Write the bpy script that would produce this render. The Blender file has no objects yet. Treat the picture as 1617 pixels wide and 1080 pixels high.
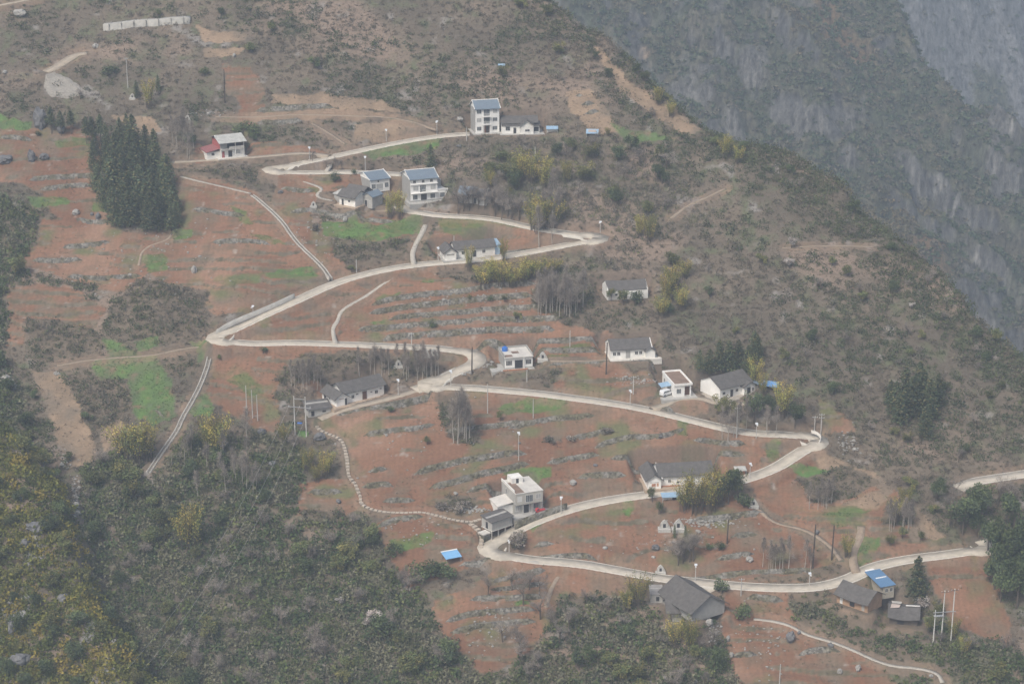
import bpy, bmesh, math, random
import numpy as np
from mathutils import Vector, Matrix

# ------------------------------------------------------------------ camera
scene = bpy.context.scene
COL = scene.collection
F_PX, W_PX, H_PX = 3144.0, 1617.0, 1080.0
PITCH = math.radians(19.0)
cam_data = bpy.data.cameras.new('camera')
cam_data.sensor_width = 36.0
cam_data.lens = 36.0 * F_PX / W_PX
cam_data.clip_start = 1.0
cam_data.clip_end = 6000.0
cam = bpy.data.objects.new('camera', cam_data)
COL.objects.link(cam)
cam.location = (0, 0, 0)
cam.rotation_euler = (math.pi / 2 - PITCH, 0, 0)
scene.camera = cam

# ------------------------------------------------------------------ sky, sun, exposure
HAZE_DENSITY = 0.00035
SUN_EL, SUN_ROT = math.radians(52), math.radians(215)
world = bpy.data.worlds.new('World')
scene.world = world
world.use_nodes = True
wn = world.node_tree
sky = wn.nodes.new('ShaderNodeTexSky')
sky.sky_type = 'NISHITA'
sky.sun_disc = False
sky.sun_elevation = SUN_EL
sky.sun_rotation = SUN_ROT
sky.air_density = 1.3
sky.dust_density = 6.0
sky.ozone_density = 1.0
wn.links.new(sky.outputs[0], wn.nodes['Background'].inputs[0])
wn.nodes['Background'].inputs[1].default_value = 0.105
sun_d = bpy.data.lights.new('sun', 'SUN')
sun_d.energy = 2.5
sun_d.angle = math.radians(14)
sun_d.color = (1.0, 0.96, 0.9)
sun = bpy.data.objects.new('sun', sun_d)
COL.objects.link(sun)
sd = Vector((math.sin(SUN_ROT) * math.cos(SUN_EL), math.cos(SUN_ROT) * math.cos(SUN_EL), math.sin(SUN_EL)))
sun.rotation_euler = sd.to_track_quat('Z', 'Y').to_euler()
sun.location = (0, 300, 200)
scene.view_settings.view_transform = 'Standard'
scene.view_settings.look = 'None'
scene.view_settings.exposure = 0.27
scene.view_settings.gamma = 1.0
scene.view_settings.use_curve_mapping = False
scene.cycles.max_bounces = 6
scene.cycles.volume_bounces = 1
scene.cycles.transparent_max_bounces = 8

# ------------------------------------------------------------------ materials
MATS = {}


def mat(name, color, rough=0.85, var=0.0, vscale=1.0, bump=0.0, metal=0.0, attr=None, spec=0.3):
    if name in MATS:
        return MATS[name]
    m = bpy.data.materials.new(name)
    m.use_nodes = True
    nt = m.node_tree
    b = nt.nodes['Principled BSDF']
    b.inputs['Roughness'].default_value = rough
    b.inputs['Metallic'].default_value = metal
    b.inputs['Specular IOR Level'].default_value = spec
    src = None
    if attr:
        a = nt.nodes.new('ShaderNodeAttribute')
        a.attribute_name = attr
        src = a.outputs['Color']
    if var > 0:
        tc = nt.nodes.new('ShaderNodeTexCoord')
        n = nt.nodes.new('ShaderNodeTexNoise')
        n.inputs['Scale'].default_value = vscale
        n.inputs['Detail'].default_value = 6
        n.inputs['Roughness'].default_value = 0.65
        nt.links.new(tc.outputs['Object'], n.inputs['Vector'])
        mr = nt.nodes.new('ShaderNodeMapRange')
        mr.inputs['From Min'].default_value = 0.25
        mr.inputs['From Max'].default_value = 0.75
        mr.inputs['To Min'].default_value = 1 - var
        mr.inputs['To Max'].default_value = 1 + var
        nt.links.new(n.outputs['Fac'], mr.inputs['Value'])
        mx = nt.nodes.new('ShaderNodeMix')
        mx.data_type = 'RGBA'
        mx.blend_type = 'MULTIPLY'
        mx.inputs[0].default_value = 1
        if src:
            nt.links.new(src, mx.inputs[6])
        else:
            mx.inputs[6].default_value = (*color, 1)
        nt.links.new(mr.outputs[0], mx.inputs[7])
        src = mx.outputs[2]
        if bump > 0:
            bp = nt.nodes.new('ShaderNodeBump')
            bp.inputs['Strength'].default_value = 0.6
            bp.inputs['Distance'].default_value = bump
            nt.links.new(n.outputs['Fac'], bp.inputs['Height'])
            nt.links.new(bp.outputs[0], b.inputs['Normal'])
    if src:
        nt.links.new(src, b.inputs['Base Color'])
    else:
        b.inputs['Base Color'].default_value = (*color, 1)
    MATS[name] = m
    return m


def stone_mat(name, color, scale=2.2, dark=0.35):
    """dry stone: voronoi cells with dark joints and a per-stone tint"""
    if name in MATS:
        return MATS[name]
    m = bpy.data.materials.new(name)
    m.use_nodes = True
    nt = m.node_tree
    b = nt.nodes['Principled BSDF']
    b.inputs['Roughness'].default_value = 0.95
    b.inputs['Specular IOR Level'].default_value = 0.15
    tc = nt.nodes.new('ShaderNodeTexCoord')
    v = nt.nodes.new('ShaderNodeTexVoronoi')
    v.inputs['Scale'].default_value = scale
    nt.links.new(tc.outputs['Object'], v.inputs['Vector'])
    n = nt.nodes.new('ShaderNodeTexNoise')
    n.inputs['Scale'].default_value = 0.35
    n.inputs['Detail'].default_value = 5
    nt.links.new(tc.outputs['Object'], n.inputs['Vector'])
    bw = nt.nodes.new('ShaderNodeRGBToBW')
    nt.links.new(v.outputs['Color'], bw.inputs[0])
    mr = nt.nodes.new('ShaderNodeMapRange')
    mr.inputs['To Min'].default_value = dark
    mr.inputs['To Max'].default_value = 1.55
    nt.links.new(bw.outputs[0], mr.inputs['Value'])
    mx = nt.nodes.new('ShaderNodeMix')
    mx.data_type = 'RGBA'
    mx.inputs[6].default_value = (*color, 1)
    mx.inputs[7].default_value = (color[0] * .62, color[1] * .6, color[2] * .45, 1)
    mr2 = nt.nodes.new('ShaderNodeMapRange')
    mr2.inputs['From Min'].default_value = 0.42
    mr2.inputs['From Max'].default_value = 0.6
    nt.links.new(n.outputs['Fac'], mr2.inputs['Value'])
    nt.links.new(mr2.outputs[0], mx.inputs[0])
    mu = nt.nodes.new('ShaderNodeMix')
    mu.data_type = 'RGBA'
    mu.blend_type = 'MULTIPLY'
    mu.inputs[0].default_value = 1
    nt.links.new(mx.outputs[2], mu.inputs[6])
    nt.links.new(mr.outputs[0], mu.inputs[7])
    nt.links.new(mu.outputs[2], b.inputs['Base Color'])
    bp = nt.nodes.new('ShaderNodeBump')
    bp.inputs['Strength'].default_value = 0.8
    bp.inputs['Distance'].default_value = 0.15
    nt.links.new(v.outputs['Distance'], bp.inputs['Height'])
    nt.links.new(bp.outputs[0], b.inputs['Normal'])
    MATS[name] = m
    return m


# ------------------------------------------------------------------ object helpers
def tag(o, label=None, cat=None, group=None, kind=None):
    if label:
        o['label'] = label
    if cat:
        o['category'] = cat
    if group:
        o['group'] = group
    if kind:
        o['kind'] = kind
    return o


def empty(name, loc, rz=0.0, **kw):
    o = bpy.data.objects.new(name, None)
    o.empty_display_size = 0.5
    COL.objects.link(o)
    o.location = loc
    o.rotation_euler = (0, 0, rz)
    return tag(o, **kw)


def link_mesh(name, me, m=None, parent=None, loc=(0, 0, 0), rz=0.0, **kw):
    o = bpy.data.objects.new(name, me)
    COL.objects.link(o)
    if m is not None and len(me.materials) == 0:
        me.materials.append(m)
    if parent is not None:
        o.parent = parent
    o.location = loc
    o.rotation_euler = (0, 0, rz)
    return tag(o, **kw)


def mesh_np(name, verts, faces, colors=None, cdomain='FACE', cname='tint'):
    """verts (N,3), faces (M,k) same k"""
    verts = np.asarray(verts, dtype=np.float32)
    faces = np.asarray(faces, dtype=np.int32)
    me = bpy.data.meshes.new(name)
    k = faces.shape[1]
    me.vertices.add(len(verts))
    me.vertices.foreach_set('co', verts.ravel())
    me.loops.add(faces.size)
    me.loops.foreach_set('vertex_index', faces.ravel())
    me.polygons.add(len(faces))
    me.polygons.foreach_set('loop_start', np.arange(0, faces.size, k, dtype=np.int32))
    me.polygons.foreach_set('loop_total', np.full(len(faces), k, dtype=np.int32))
    me.update(calc_edges=True)
    if colors is not None:
        a = me.attributes.new(cname, 'FLOAT_COLOR', cdomain)
        c = np.ones((len(colors), 4), dtype=np.float32)
        c[:, :colors.shape[1]] = colors
        a.data.foreach_set('color', c.ravel())
    return me


class MB:
    """collects simple shapes into one mesh"""

    def __init__(self):
        self.v = []
        self.f = []

    def add(self, vs, fs):
        n = len(self.v)
        self.v += [tuple(p) for p in vs]
        self.f += [tuple(i + n for i in f) for f in fs]
        return self

    def box(self, x0, x1, y0, y1, z0, z1):
        vs = [(x0, y0, z0), (x1, y0, z0), (x1, y1, z0), (x0, y1, z0), (x0, y0, z1), (x1, y0, z1), (x1, y1, z1), (x0, y1, z1)]
        fs = [(0, 3, 2, 1), (4, 5, 6, 7), (0, 1, 5, 4), (1, 2, 6, 5), (2, 3, 7, 6), (3, 0, 4, 7)]
        return self.add(vs, fs)

    def slab(self, quad, t):
        """quad: 4 points ccw from above, extruded down by t"""
        q = [Vector(p) for p in quad]
        vs = q + [p - Vector((0, 0, t)) for p in q]
        fs = [(0, 1, 2, 3), (7, 6, 5, 4), (0, 4, 5, 1), (1, 5, 6, 2), (2, 6, 7, 3), (3, 7, 4, 0)]
        return self.add(vs, fs)

    def prism(self, pts, y0, y1):
        """pts: (x,z) outline ccw seen from -y, extruded along y"""
        n = len(pts)
        vs = [(x, y0, z) for x, z in pts] + [(x, y1, z) for x, z in pts]
        fs = [tuple(range(n)), tuple(range(2 * n - 1, n - 1, -1))]
        fs += [(i, i + n, (i + 1) % n + n, (i + 1) % n) for i in range(n)]
        return self.add(vs, fs)

    def prism_x(self, pts, x0, x1):
        """pts: (y,z) outline, extruded along x"""
        n = len(pts)
        vs = [(x0, y, z) for y, z in pts] + [(x1, y, z) for y, z in pts]
        fs = [tuple(range(n)), tuple(range(2 * n - 1, n - 1, -1))]
        fs += [(i, i + n, (i + 1) % n + n, (i + 1) % n) for i in range(n)]
        return self.add(vs, fs)

    def tube(self, pts, rads, seg=6):
        pts = [Vector(p) for p in pts]
        if not hasattr(rads, '__len__'):
            rads = [rads] * len(pts)
        rings = []
        for i, p in enumerate(pts):
            d = (pts[min(i + 1, len(pts) - 1)] - pts[max(i - 1, 0)]).normalized()
            a = d.orthogonal().normalized() if abs(d.z) > .3 else Vector((0, 0, 1)).cross(d).normalized()
            b = d.cross(a)
            rings.append([p + (a * math.cos(t) + b * math.sin(t)) * rads[i] for t in [2 * math.pi * k / seg for k in range(seg)]])
        vs = [v for r in rings for v in r]
        fs = []
        for i in range(len(pts) - 1):
            for k in range(seg):
                fs.append((i * seg + k, i * seg + (k + 1) % seg, (i + 1) * seg + (k + 1) % seg, (i + 1) * seg + k))
        fs.append(tuple(range(seg - 1, -1, -1)))
        fs.append(tuple((len(pts) - 1) * seg + k for k in range(seg)))
        return self.add(vs, fs)

    def mesh(self, name, fix=True):
        me = bpy.data.meshes.new(name)
        me.from_pydata(self.v, [], self.f)
        if fix:
            bm = bmesh.new()
            bm.from_mesh(me)
            bmesh.ops.recalc_face_normals(bm, faces=bm.faces)
            bm.to_mesh(me)
            bm.free()
        me.update()
        return me

    def build(self, name, m, parent=None, loc=(0, 0, 0), rz=0.0, **kw):
        return link_mesh(name, self.mesh(name), m, parent, loc, rz, **kw)


# ------------------------------------------------------------------ noise
_NT = {}


def vnoise(x, y, scale, seed=0):
    if seed not in _NT:
        _NT[seed] = np.random.RandomState(seed + 11).rand(128, 128)
    T = _NT[seed]
    x = np.asarray(x, dtype=np.float64) / scale + 1000.3
    y = np.asarray(y, dtype=np.float64) / scale + 1000.7
    xi, yi = np.floor(x).astype(int), np.floor(y).astype(int)
    fx, fy = x - xi, y - yi
    fx, fy = fx * fx * (3 - 2 * fx), fy * fy * (3 - 2 * fy)
    a, b = T[xi & 127, yi & 127], T[(xi + 1) & 127, yi & 127]
    c, d = T[xi & 127, (yi + 1) & 127], T[(xi + 1) & 127, (yi + 1) & 127]
    return (a * (1 - fx) + b * fx) * (1 - fy) + (c * (1 - fx) + d * fx) * fy


def fbm(x, y, scale, octv=4, seed=0, gain=0.5):
    s, a, t = 0, 1.0, 0
    for o in range(octv):
        s = s + a * vnoise(x, y, scale / 2 ** o, seed + o)
        t += a
        a *= gain
    return s / t


def sstep(a, b, x):
    t = np.clip((x - a) / (b - a), 0, 1)
    return t * t * (3 - 2 * t)


# ------------------------------------------------------------------ rays
CP, SP = math.cos(PITCH), math.sin(PITCH)


def ray(u, v):
    a, b = (u - W_PX / 2) / F_PX, (H_PX / 2 - v) / F_PX
    return np.array([a, CP + b * SP, -SP + b * CP])


def project(x, y, z):
    d = y * CP - z * SP
    return W_PX / 2 + F_PX * x / d, H_PX / 2 - F_PX * (y * SP + z * CP) / d


def profile(y):
    """height of the plain valley side above each distance y"""
    y = np.asarray(y, dtype=np.float64)
    z = -211 + 0.445 * (y - 480)
    z = z + np.where(y > 625, 0.2 * (y - 625), 0)
    z = z + np.where(y > 800, -0.35 * (y - 800), 0)
    return z


def on_plane(u, v, dz=0.0):
    d = ray(u, v)
    ys = np.arange(300, 1500, 0.5)
    s = ys / d[1]
    k = np.argmax(s * d[2] < profile(ys) + dz)
    return np.array([s[k] * d[0], ys[k]])


def poly_sd(x, y, pts):
    """signed distance to an open polyline; positive on its right-hand side when walking along it"""
    best = np.full(x.shape, 1e9)
    sign = np.ones(x.shape)
    pts = [np.asarray(p) for p in pts]
    for i, (a, b) in enumerate(zip(pts[:-1], pts[1:])):
        e = b - a
        L2 = e @ e
        t = ((x - a[0]) * e[0] + (y - a[1]) * e[1]) / L2
        lo = -1e9 if i == 0 else 0
        hi = 1e9 if i == len(pts) - 2 else 1
        tc = np.clip(t, lo, hi)
        dx, dy = x - a[0] - tc * e[0], y - a[1] - tc * e[1]
        d = np.hypot(dx, dy)
        cr = dx * e[1] - dy * e[0]
        m = d < best
        best = np.where(m, d, best)
        sign = np.where(m, np.sign(cr), sign)
    return best * sign


# ridge where the village slope breaks off into the gorge, and the near slope at bottom left
RIDGE = [on_plane(u, v) for u, v in [(850, 0), (900, 45), (945, 80), (1010, 138), (1060, 172), (1120, 205), (1205, 240), (1262, 272),
                                     (1330, 330), (1400, 384), (1445, 430), (1500, 478), (1560, 528), (1617, 575)]]
RIDGE = [RIDGE[0] + (RIDGE[0] - RIDGE[1]) * 6] + RIDGE + [RIDGE[-1] + (RIDGE[-1] - RIDGE[-3]) * 3]
NEARE = [on_plane(u, v, 13.0) for u, v in [(-120, 560), (0, 632), (60, 680), (105, 735), (122, 800), (140, 875), (185, 950), (235, 1025), (290, 1090), (330, 1150)]]


def base_raw(x, y):
    x, y = np.asarray(x, dtype=np.float64), np.asarray(y, dtype=np.float64)
    z = profile(y)
    z = z + (fbm(x, y, 60, 3, 3) - .5) * 7 + (fbm(x, y, 17, 3, 7) - .5) * 1.8
    s = poly_sd(x, y, RIDGE)
    s = s + (fbm(x, y, 26, 4, 351) - .5) * 16
    z = z - 2.0 * (np.sqrt(np.maximum(-s, 0) ** 2 + 16) - 4) * (s < 0)
    n = poly_sd(x, y, NEARE)
    q = n + (fbm(x, y, 9, 3, 31) - .5) * 5
    z = z + 13 * sstep(-5, 7, q)
    z = z + (fbm(x, y, 11, 3, 41) - .5) * 4.5 * sstep(2, 12, q)
    return np.maximum(z, -520)


def axis(lo, hi, a, b, fine, coarse):
    return np.concatenate([np.arange(lo, a, coarse), np.arange(a, b, fine), np.arange(b, hi + 1, coarse)])


XS = axis(-420, 420, -192, 192, 0.6, 6)
YS = axis(300, 900, 396, 712, 0.4, 5)
GX, GY = np.meshgrid(XS, YS)
test = poly_sd(np.array([0.0, 180.0]), np.array([500.0, 720.0]), RIDGE)
SGN_R = 1.0
if test[0] < 0:
    RIDGE = RIDGE[::-1]
test = poly_sd(np.array([-150.0, 0.0]), np.array([400.0, 480.0]), NEARE)
if test[0] < 0:
    NEARE = NEARE[::-1]
BASE = base_raw(GX, GY)


def sample(Z, x, y):
    """bilinear read of a grid at world x, y"""
    x, y = np.asarray(x, dtype=np.float64), np.asarray(y, dtype=np.float64)
    i = np.clip(np.searchsorted(XS, x) - 1, 0, len(XS) - 2)
    j = np.clip(np.searchsorted(YS, y) - 1, 0, len(YS) - 2)
    fx = np.clip((x - XS[i]) / (XS[i + 1] - XS[i]), 0, 1)
    fy = np.clip((y - YS[j]) / (YS[j + 1] - YS[j]), 0, 1)
    return (Z[j, i] * (1 - fx) + Z[j, i + 1] * fx) * (1 - fy) + (Z[j + 1, i] * (1 - fx) + Z[j + 1, i + 1] * fx) * fy


def hit(Z, u, v):
    d = ray(u, v)
    ys = np.arange(330, 880, 0.4)
    s = ys / d[1]
    zt = sample(Z, s * d[0], ys)
    m = s * d[2] < zt
    k = int(np.argmax(m)) if m.any() else len(ys) - 1
    k = max(k, 1)
    a = s[k - 1] * d[2] - zt[k - 1]
    b = s[k] * d[2] - zt[k]
    t = a / (a - b) if a != b else 0
    y = ys[k - 1] + t * 0.4
    x = y / d[1] * d[0]
    return np.array([x, y, float(sample(Z, x, y))])


def at0(u, v):
    return hit(BASE, u, v)


def inpoly(x, y, poly):
    inside = np.zeros(x.shape, dtype=bool)
    n = len(poly)
    for i in range(n):
        x0, y0 = poly[i][0], poly[i][1]
        x1, y1 = poly[(i + 1) % n][0], poly[(i + 1) % n][1]
        if y0 == y1:
            continue
        c = (y0 > y) != (y1 > y)
        inside ^= c & (x < (x1 - x0) * (y - y0) / (y1 - y0) + x0)
    return inside


def wpoly(px):
    return [at0(u, v)[:2] for u, v in px]


def resample(pts, step):
    pts = np.asarray(pts, dtype=np.float64)
    d = np.r_[0, np.cumsum(np.linalg.norm(np.diff(pts[:, :2], axis=0), axis=1))]
    n = max(2, int(d[-1] / step) + 1)
    t = np.linspace(0, d[-1], n)
    return np.stack([np.interp(t, d, pts[:, k]) for k in range(pts.shape[1])], 1)


def smooth(pts, it=2):
    """Chaikin corner cutting, ends kept"""
    pts = np.asarray(pts, dtype=np.float64)
    for _ in range(it):
        q = pts[:-1] * .75 + pts[1:] * .25
        r = pts[:-1] * .25 + pts[1:] * .75
        m = np.empty((2 * len(q), pts.shape[1]))
        m[0::2], m[1::2] = q, r
        pts = np.vstack([pts[:1], m, pts[-1:]])
    return pts
# ------------------------------------------------------------------ places read off the photograph (photo pixels -> points on the slope)
ROADS = [
    ('upper', 4.2, [(742, 211), (700, 214), (650, 222), (600, 231), (560, 241), (520, 249), (480, 257), (448, 262), (430, 267), (434, 273), (458, 275), (490, 273), (540, 271), (590, 273), (634, 277)]),
    ('main', 4.3, [(632, 322), (640, 333), (665, 340), (700, 341), (740, 341), (770, 344), (800, 351), (840, 360), (870, 367), (905, 370), (935, 368), (945, 374), (938, 380), (915, 385), (880, 390), (830, 400), (790, 408), (740, 412), (700, 414), (650, 419), (610, 425), (570, 434), (530, 446), (490, 465), (450, 483), (410, 500), (375, 516), (352, 530), (342, 541), (355, 546), (380, 544), (410, 541), (470, 541), (530, 543), (590, 546), (650, 549), (700, 550), (732, 551), (747, 558), (747, 570), (735, 582), (712, 594), (688, 603), (672, 610), (690, 613), (740, 612), (800, 616), (860, 623), (920, 630), (990, 639), (1040, 651), (1100, 666), (1160, 681), (1200, 687), (1235, 685), (1265, 684), (1286, 687), (1289, 694), (1278, 706), (1255, 722), (1225, 740), (1190, 754), (1160, 762), (1110, 769), (1060, 776), (1010, 783), (960, 790), (910, 800), (860, 816), (820, 832), (795, 847), (778, 862), (777, 873), (792, 880), (820, 883), (870, 886), (920, 890), (960, 896), (1000, 904), (1040, 914), (1080, 919), (1120, 922), (1170, 925), (1230, 930), (1290, 929), (1330, 919), (1352, 909), (1378, 893), (1420, 884), (1480, 878), (1530, 873), (1553, 868), (1557, 860), (1546, 849)]),
    ('side', 4.3, [(1512, 772), (1525, 764), (1545, 759), (1580, 754), (1640, 745)]),
    ('track', 4.6, [(138, 84), (120, 86), (105, 96), (88, 107), (72, 114)]),
    ('track', 3.0, [(-30, 14), (10, 7), (45, 0), (70, -8)]),
    ('track', 2.6, [(276, 256), (320, 254), (360, 251), (420, 247), (480, 241), (520, 246)]),
    ('track', 2.6, [(1030, 645), (1048, 640), (1068, 630), (1090, 628), (1110, 629), (1125, 635), (1150, 640), (1185, 636)]),
    ('track', 2.8, [(668, 613), (640, 622), (600, 633), (560, 642), (525, 652), (505, 662)]),
    ('hairpin', 5.0, [(655, 616), (672, 609), (700, 597), (728, 583)]),
    ('link', 3.0, [(1128, 925), (1112, 935), (1100, 940)]),
]
PATHS = [
    ('concrete', 1.5, [(522, 249), (522, 260), (515, 271)]),
    ('concrete', 1.1, [(285, 279), (320, 288), (360, 297), (396, 306)]),
    ('concrete', 1.5, [(677, 343), (668, 365), (653, 392), (651, 405), (654, 418)]),
    ('concrete', 1.2, [(631, 428), (618, 440), (600, 452), (578, 468), (550, 483), (537, 493), (534, 506), (525, 518), (527, 531), (530, 543)]),
    ('steps', .9, [(512, 660), (498, 668), (500, 677), (517, 685), (535, 692), (542, 700), (545, 712), (548, 725), (549, 742), (551, 755), (562, 765), (564, 775), (571, 788), (567, 795), (580, 802), (600, 808), (640, 810), (668, 808), (690, 814), (715, 821), (745, 825), (760, 819)]),
    ('steps', 1.2, [(742, 826), (757, 838), (762, 848), (758, 868)]),
    ('concrete', 1.1, [(471, 276), (478, 287), (495, 292), (508, 297), (509, 301), (498, 308), (506, 314), (525, 317)]),
    ('dirt', 1.6, [(536, 327), (555, 333), (585, 335), (615, 332), (632, 331)]),
    ('dirt', 1.3, [(1158, 765), (1172, 782), (1195, 800), (1212, 818), (1230, 828), (1265, 834), (1290, 846), (1315, 865), (1328, 885)]),
    ('dirt', 2.0, [(1352, 903), (1346, 885), (1349, 865), (1360, 845), (1360, 830)]),
    ('concrete', 1.1, [(1190, 977), (1225, 981), (1250, 988), (1272, 1002), (1310, 1012), (1345, 1025), (1380, 1042), (1410, 1052), (1445, 1054), (1482, 1062), (1488, 1078)]),
    ('dirt', 0.9, [(868, 570), (900, 571), (930, 570), (960, 568), (1000, 567)]),
    ('dirt', 1.0, [(340, 185), (400, 186), (470, 181), (540, 183), (610, 185), (650, 192), (690, 205)]),
    ('dirt', 0.9, [(492, 195), (520, 210), (545, 228)]),
    ('dirt', 0.9, [(90, 578), (130, 570), (180, 565), (240, 562), (290, 550), (335, 547)]),
    ('dirt', 1.0, [(1060, 345), (1085, 325), (1110, 315), (1145, 298)]),
    ('dirt', 1.1, [(885, 905), (872, 925), (865, 945), (862, 960)]),
    ('dirt', 0.6, [(1235, 392), (1300, 388), (1380, 390)]),
    ('dirt', 0.8, [(270, 370), (268, 378), (225, 392), (219, 420)]),
]
CHANNELS = [
    (1.25, [(398, 308), (415, 322), (432, 337), (447, 352), (460, 372), (475, 390), (495, 408), (512, 425), (522, 441)]),
    (1.3, [(333, 548), (329, 575), (320, 600), (312, 618), (300, 640), (288, 660), (280, 680), (266, 700), (250, 722), (234, 748)]),
]
WALLS = [  # (height, pixels along the middle of the wall face)
    (1.3, [(583, 482), (620, 473), (653, 467), (733, 460), (762, 454), (810, 449), (850, 447)]),
    (1.5, [(580, 494), (625, 487), (680, 480), (733, 475), (793, 469), (845, 466)]),
    (1.3, [(610, 505), (640, 499), (700, 495), (797, 487), (860, 485)]),
    (1.5, [(560, 521), (600, 518), (667, 512), (740, 507), (809, 504), (890, 503)]),
    (1.7, [(600, 534), (647, 530), (733, 523), (821, 521), (880, 520)]),
    (1.3, [(700, 544), (760, 541), (830, 541), (915, 537), (955, 536)]),
    (1.3, [(830, 552), (880, 554), (935, 553), (955, 551)]),
    (1.2, [(862, 576), (910, 574), (960, 572), (1010, 573), (1040, 571)]),
    (1.8, [(522, 662), (560, 652), (610, 642), (665, 631), (710, 622)]),
    (1.2, [(570, 688), (610, 681), (660, 677), (690, 668)]),
    (1.2, [(700, 682), (750, 676), (790, 672), (830, 668)]),
    (1.5, [(650, 750), (683, 738), (725, 729), (767, 722), (800, 716), (835, 716)]),
    (1.5, [(673, 772), (733, 757), (765, 747), (800, 740), (840, 731)]),
    (1.3, [(567, 768), (613, 764), (625, 770)]),
    (1.2, [(577, 744), (617, 739)]),
    (1.3, [(733, 777), (787, 763), (812, 761)]),
    (1.3, [(590, 832), (633, 819), (673, 814)]),
    (1.1, [(600, 791), (660, 789)]),
    (1.2, [(800, 674), (867, 661), (905, 660), (943, 655)]),
    (1.2, [(893, 694), (930, 688), (973, 678)]),
    (1.2, [(935, 708), (965, 697), (997, 690), (1040, 690), (1073, 681), (1083, 676)]),
    (1.2, [(1090, 694), (1125, 697), (1150, 701), (1180, 702)]),
    (1.2, [(960, 724), (1010, 720), (1060, 713), (1120, 714), (1180, 718)]),
    (1.2, [(860, 731), (905, 724), (950, 716)]),
    (1.3, [(908, 754), (940, 750), (993, 749)]),
    (1.3, [(1020, 641), (1050, 647), (1083, 654), (1133, 668), (1160, 675)]),
    (1.2, [(837, 862), (880, 857)]),
    (1.2, [(835, 874), (870, 872), (917, 873), (945, 878)]),
    (1.3, [(1087, 824), (1120, 820), (1167, 814), (1215, 808)]),
    (1.1, [(1127, 883), (1160, 878), (1195, 872)]),
    (1.1, [(1150, 847), (1200, 842)]),
    (1.2, [(1010, 912), (1060, 906), (1133, 907), (1210, 903), (1290, 900)]),
    (1.3, [(700, 981), (750, 968), (810, 962), (850, 962)]),
    (1.3, [(707, 998), (740, 993), (753, 987), (810, 982), (850, 980)]),
    (1.3, [(738, 946), (790, 944), (863, 942)]),
    (1.1, [(770, 930), (820, 927), (867, 920)]),
    (1.1, [(770, 918), (810, 912), (867, 903)]),
    (1.2, [(-5, 217), (25, 217), (55, 222)]),
    (1.3, [(42, 284), (100, 280), (150, 277), (180, 272)]),
    (1.2, [(95, 391), (143, 388), (177, 381)]),
    (1.2, [(47, 411), (90, 412), (135, 411)]),
    (1.2, [(103, 436), (147, 440), (190, 438), (227, 435)]),
    (1.1, [(60, 300), (110, 294), (150, 293)]),
    (1.1, [(115, 344), (150, 352), (178, 350)]),
    (1.1, [(330, 383), (380, 380), (430, 386)]),
    (1.1, [(300, 330), (340, 336), (390, 340)]),
    (1.1, [(440, 297), (480, 303), (500, 300)]),
    (1.1, [(455, 335), (500, 332), (560, 348), (625, 350)]),
    (1.1, [(400, 175), (470, 171), (530, 170)]),
    (1.1, [(405, 193), (440, 195), (480, 190)]),
    (1.1, [(905, 150), (925, 152)]),
    (1.1, [(915, 165), (942, 163)]),
    (1.1, [(920, 180), (950, 175)]),
    (1.1, [(785, 397), (840, 388), (880, 386)]),
    (1.1, [(1255, 1035), (1290, 1025), (1330, 1028)]),
    (1.1, [(1175, 945), (1240, 950)]),
    (1.1, [(1150, 1035), (1200, 1032)]),
    (1.2, [(480, 778), (545, 776)]),
    (1.1, [(240, 645), (262, 660)]),
    (1.1, [(720, 892), (790, 893)]),
]
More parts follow.
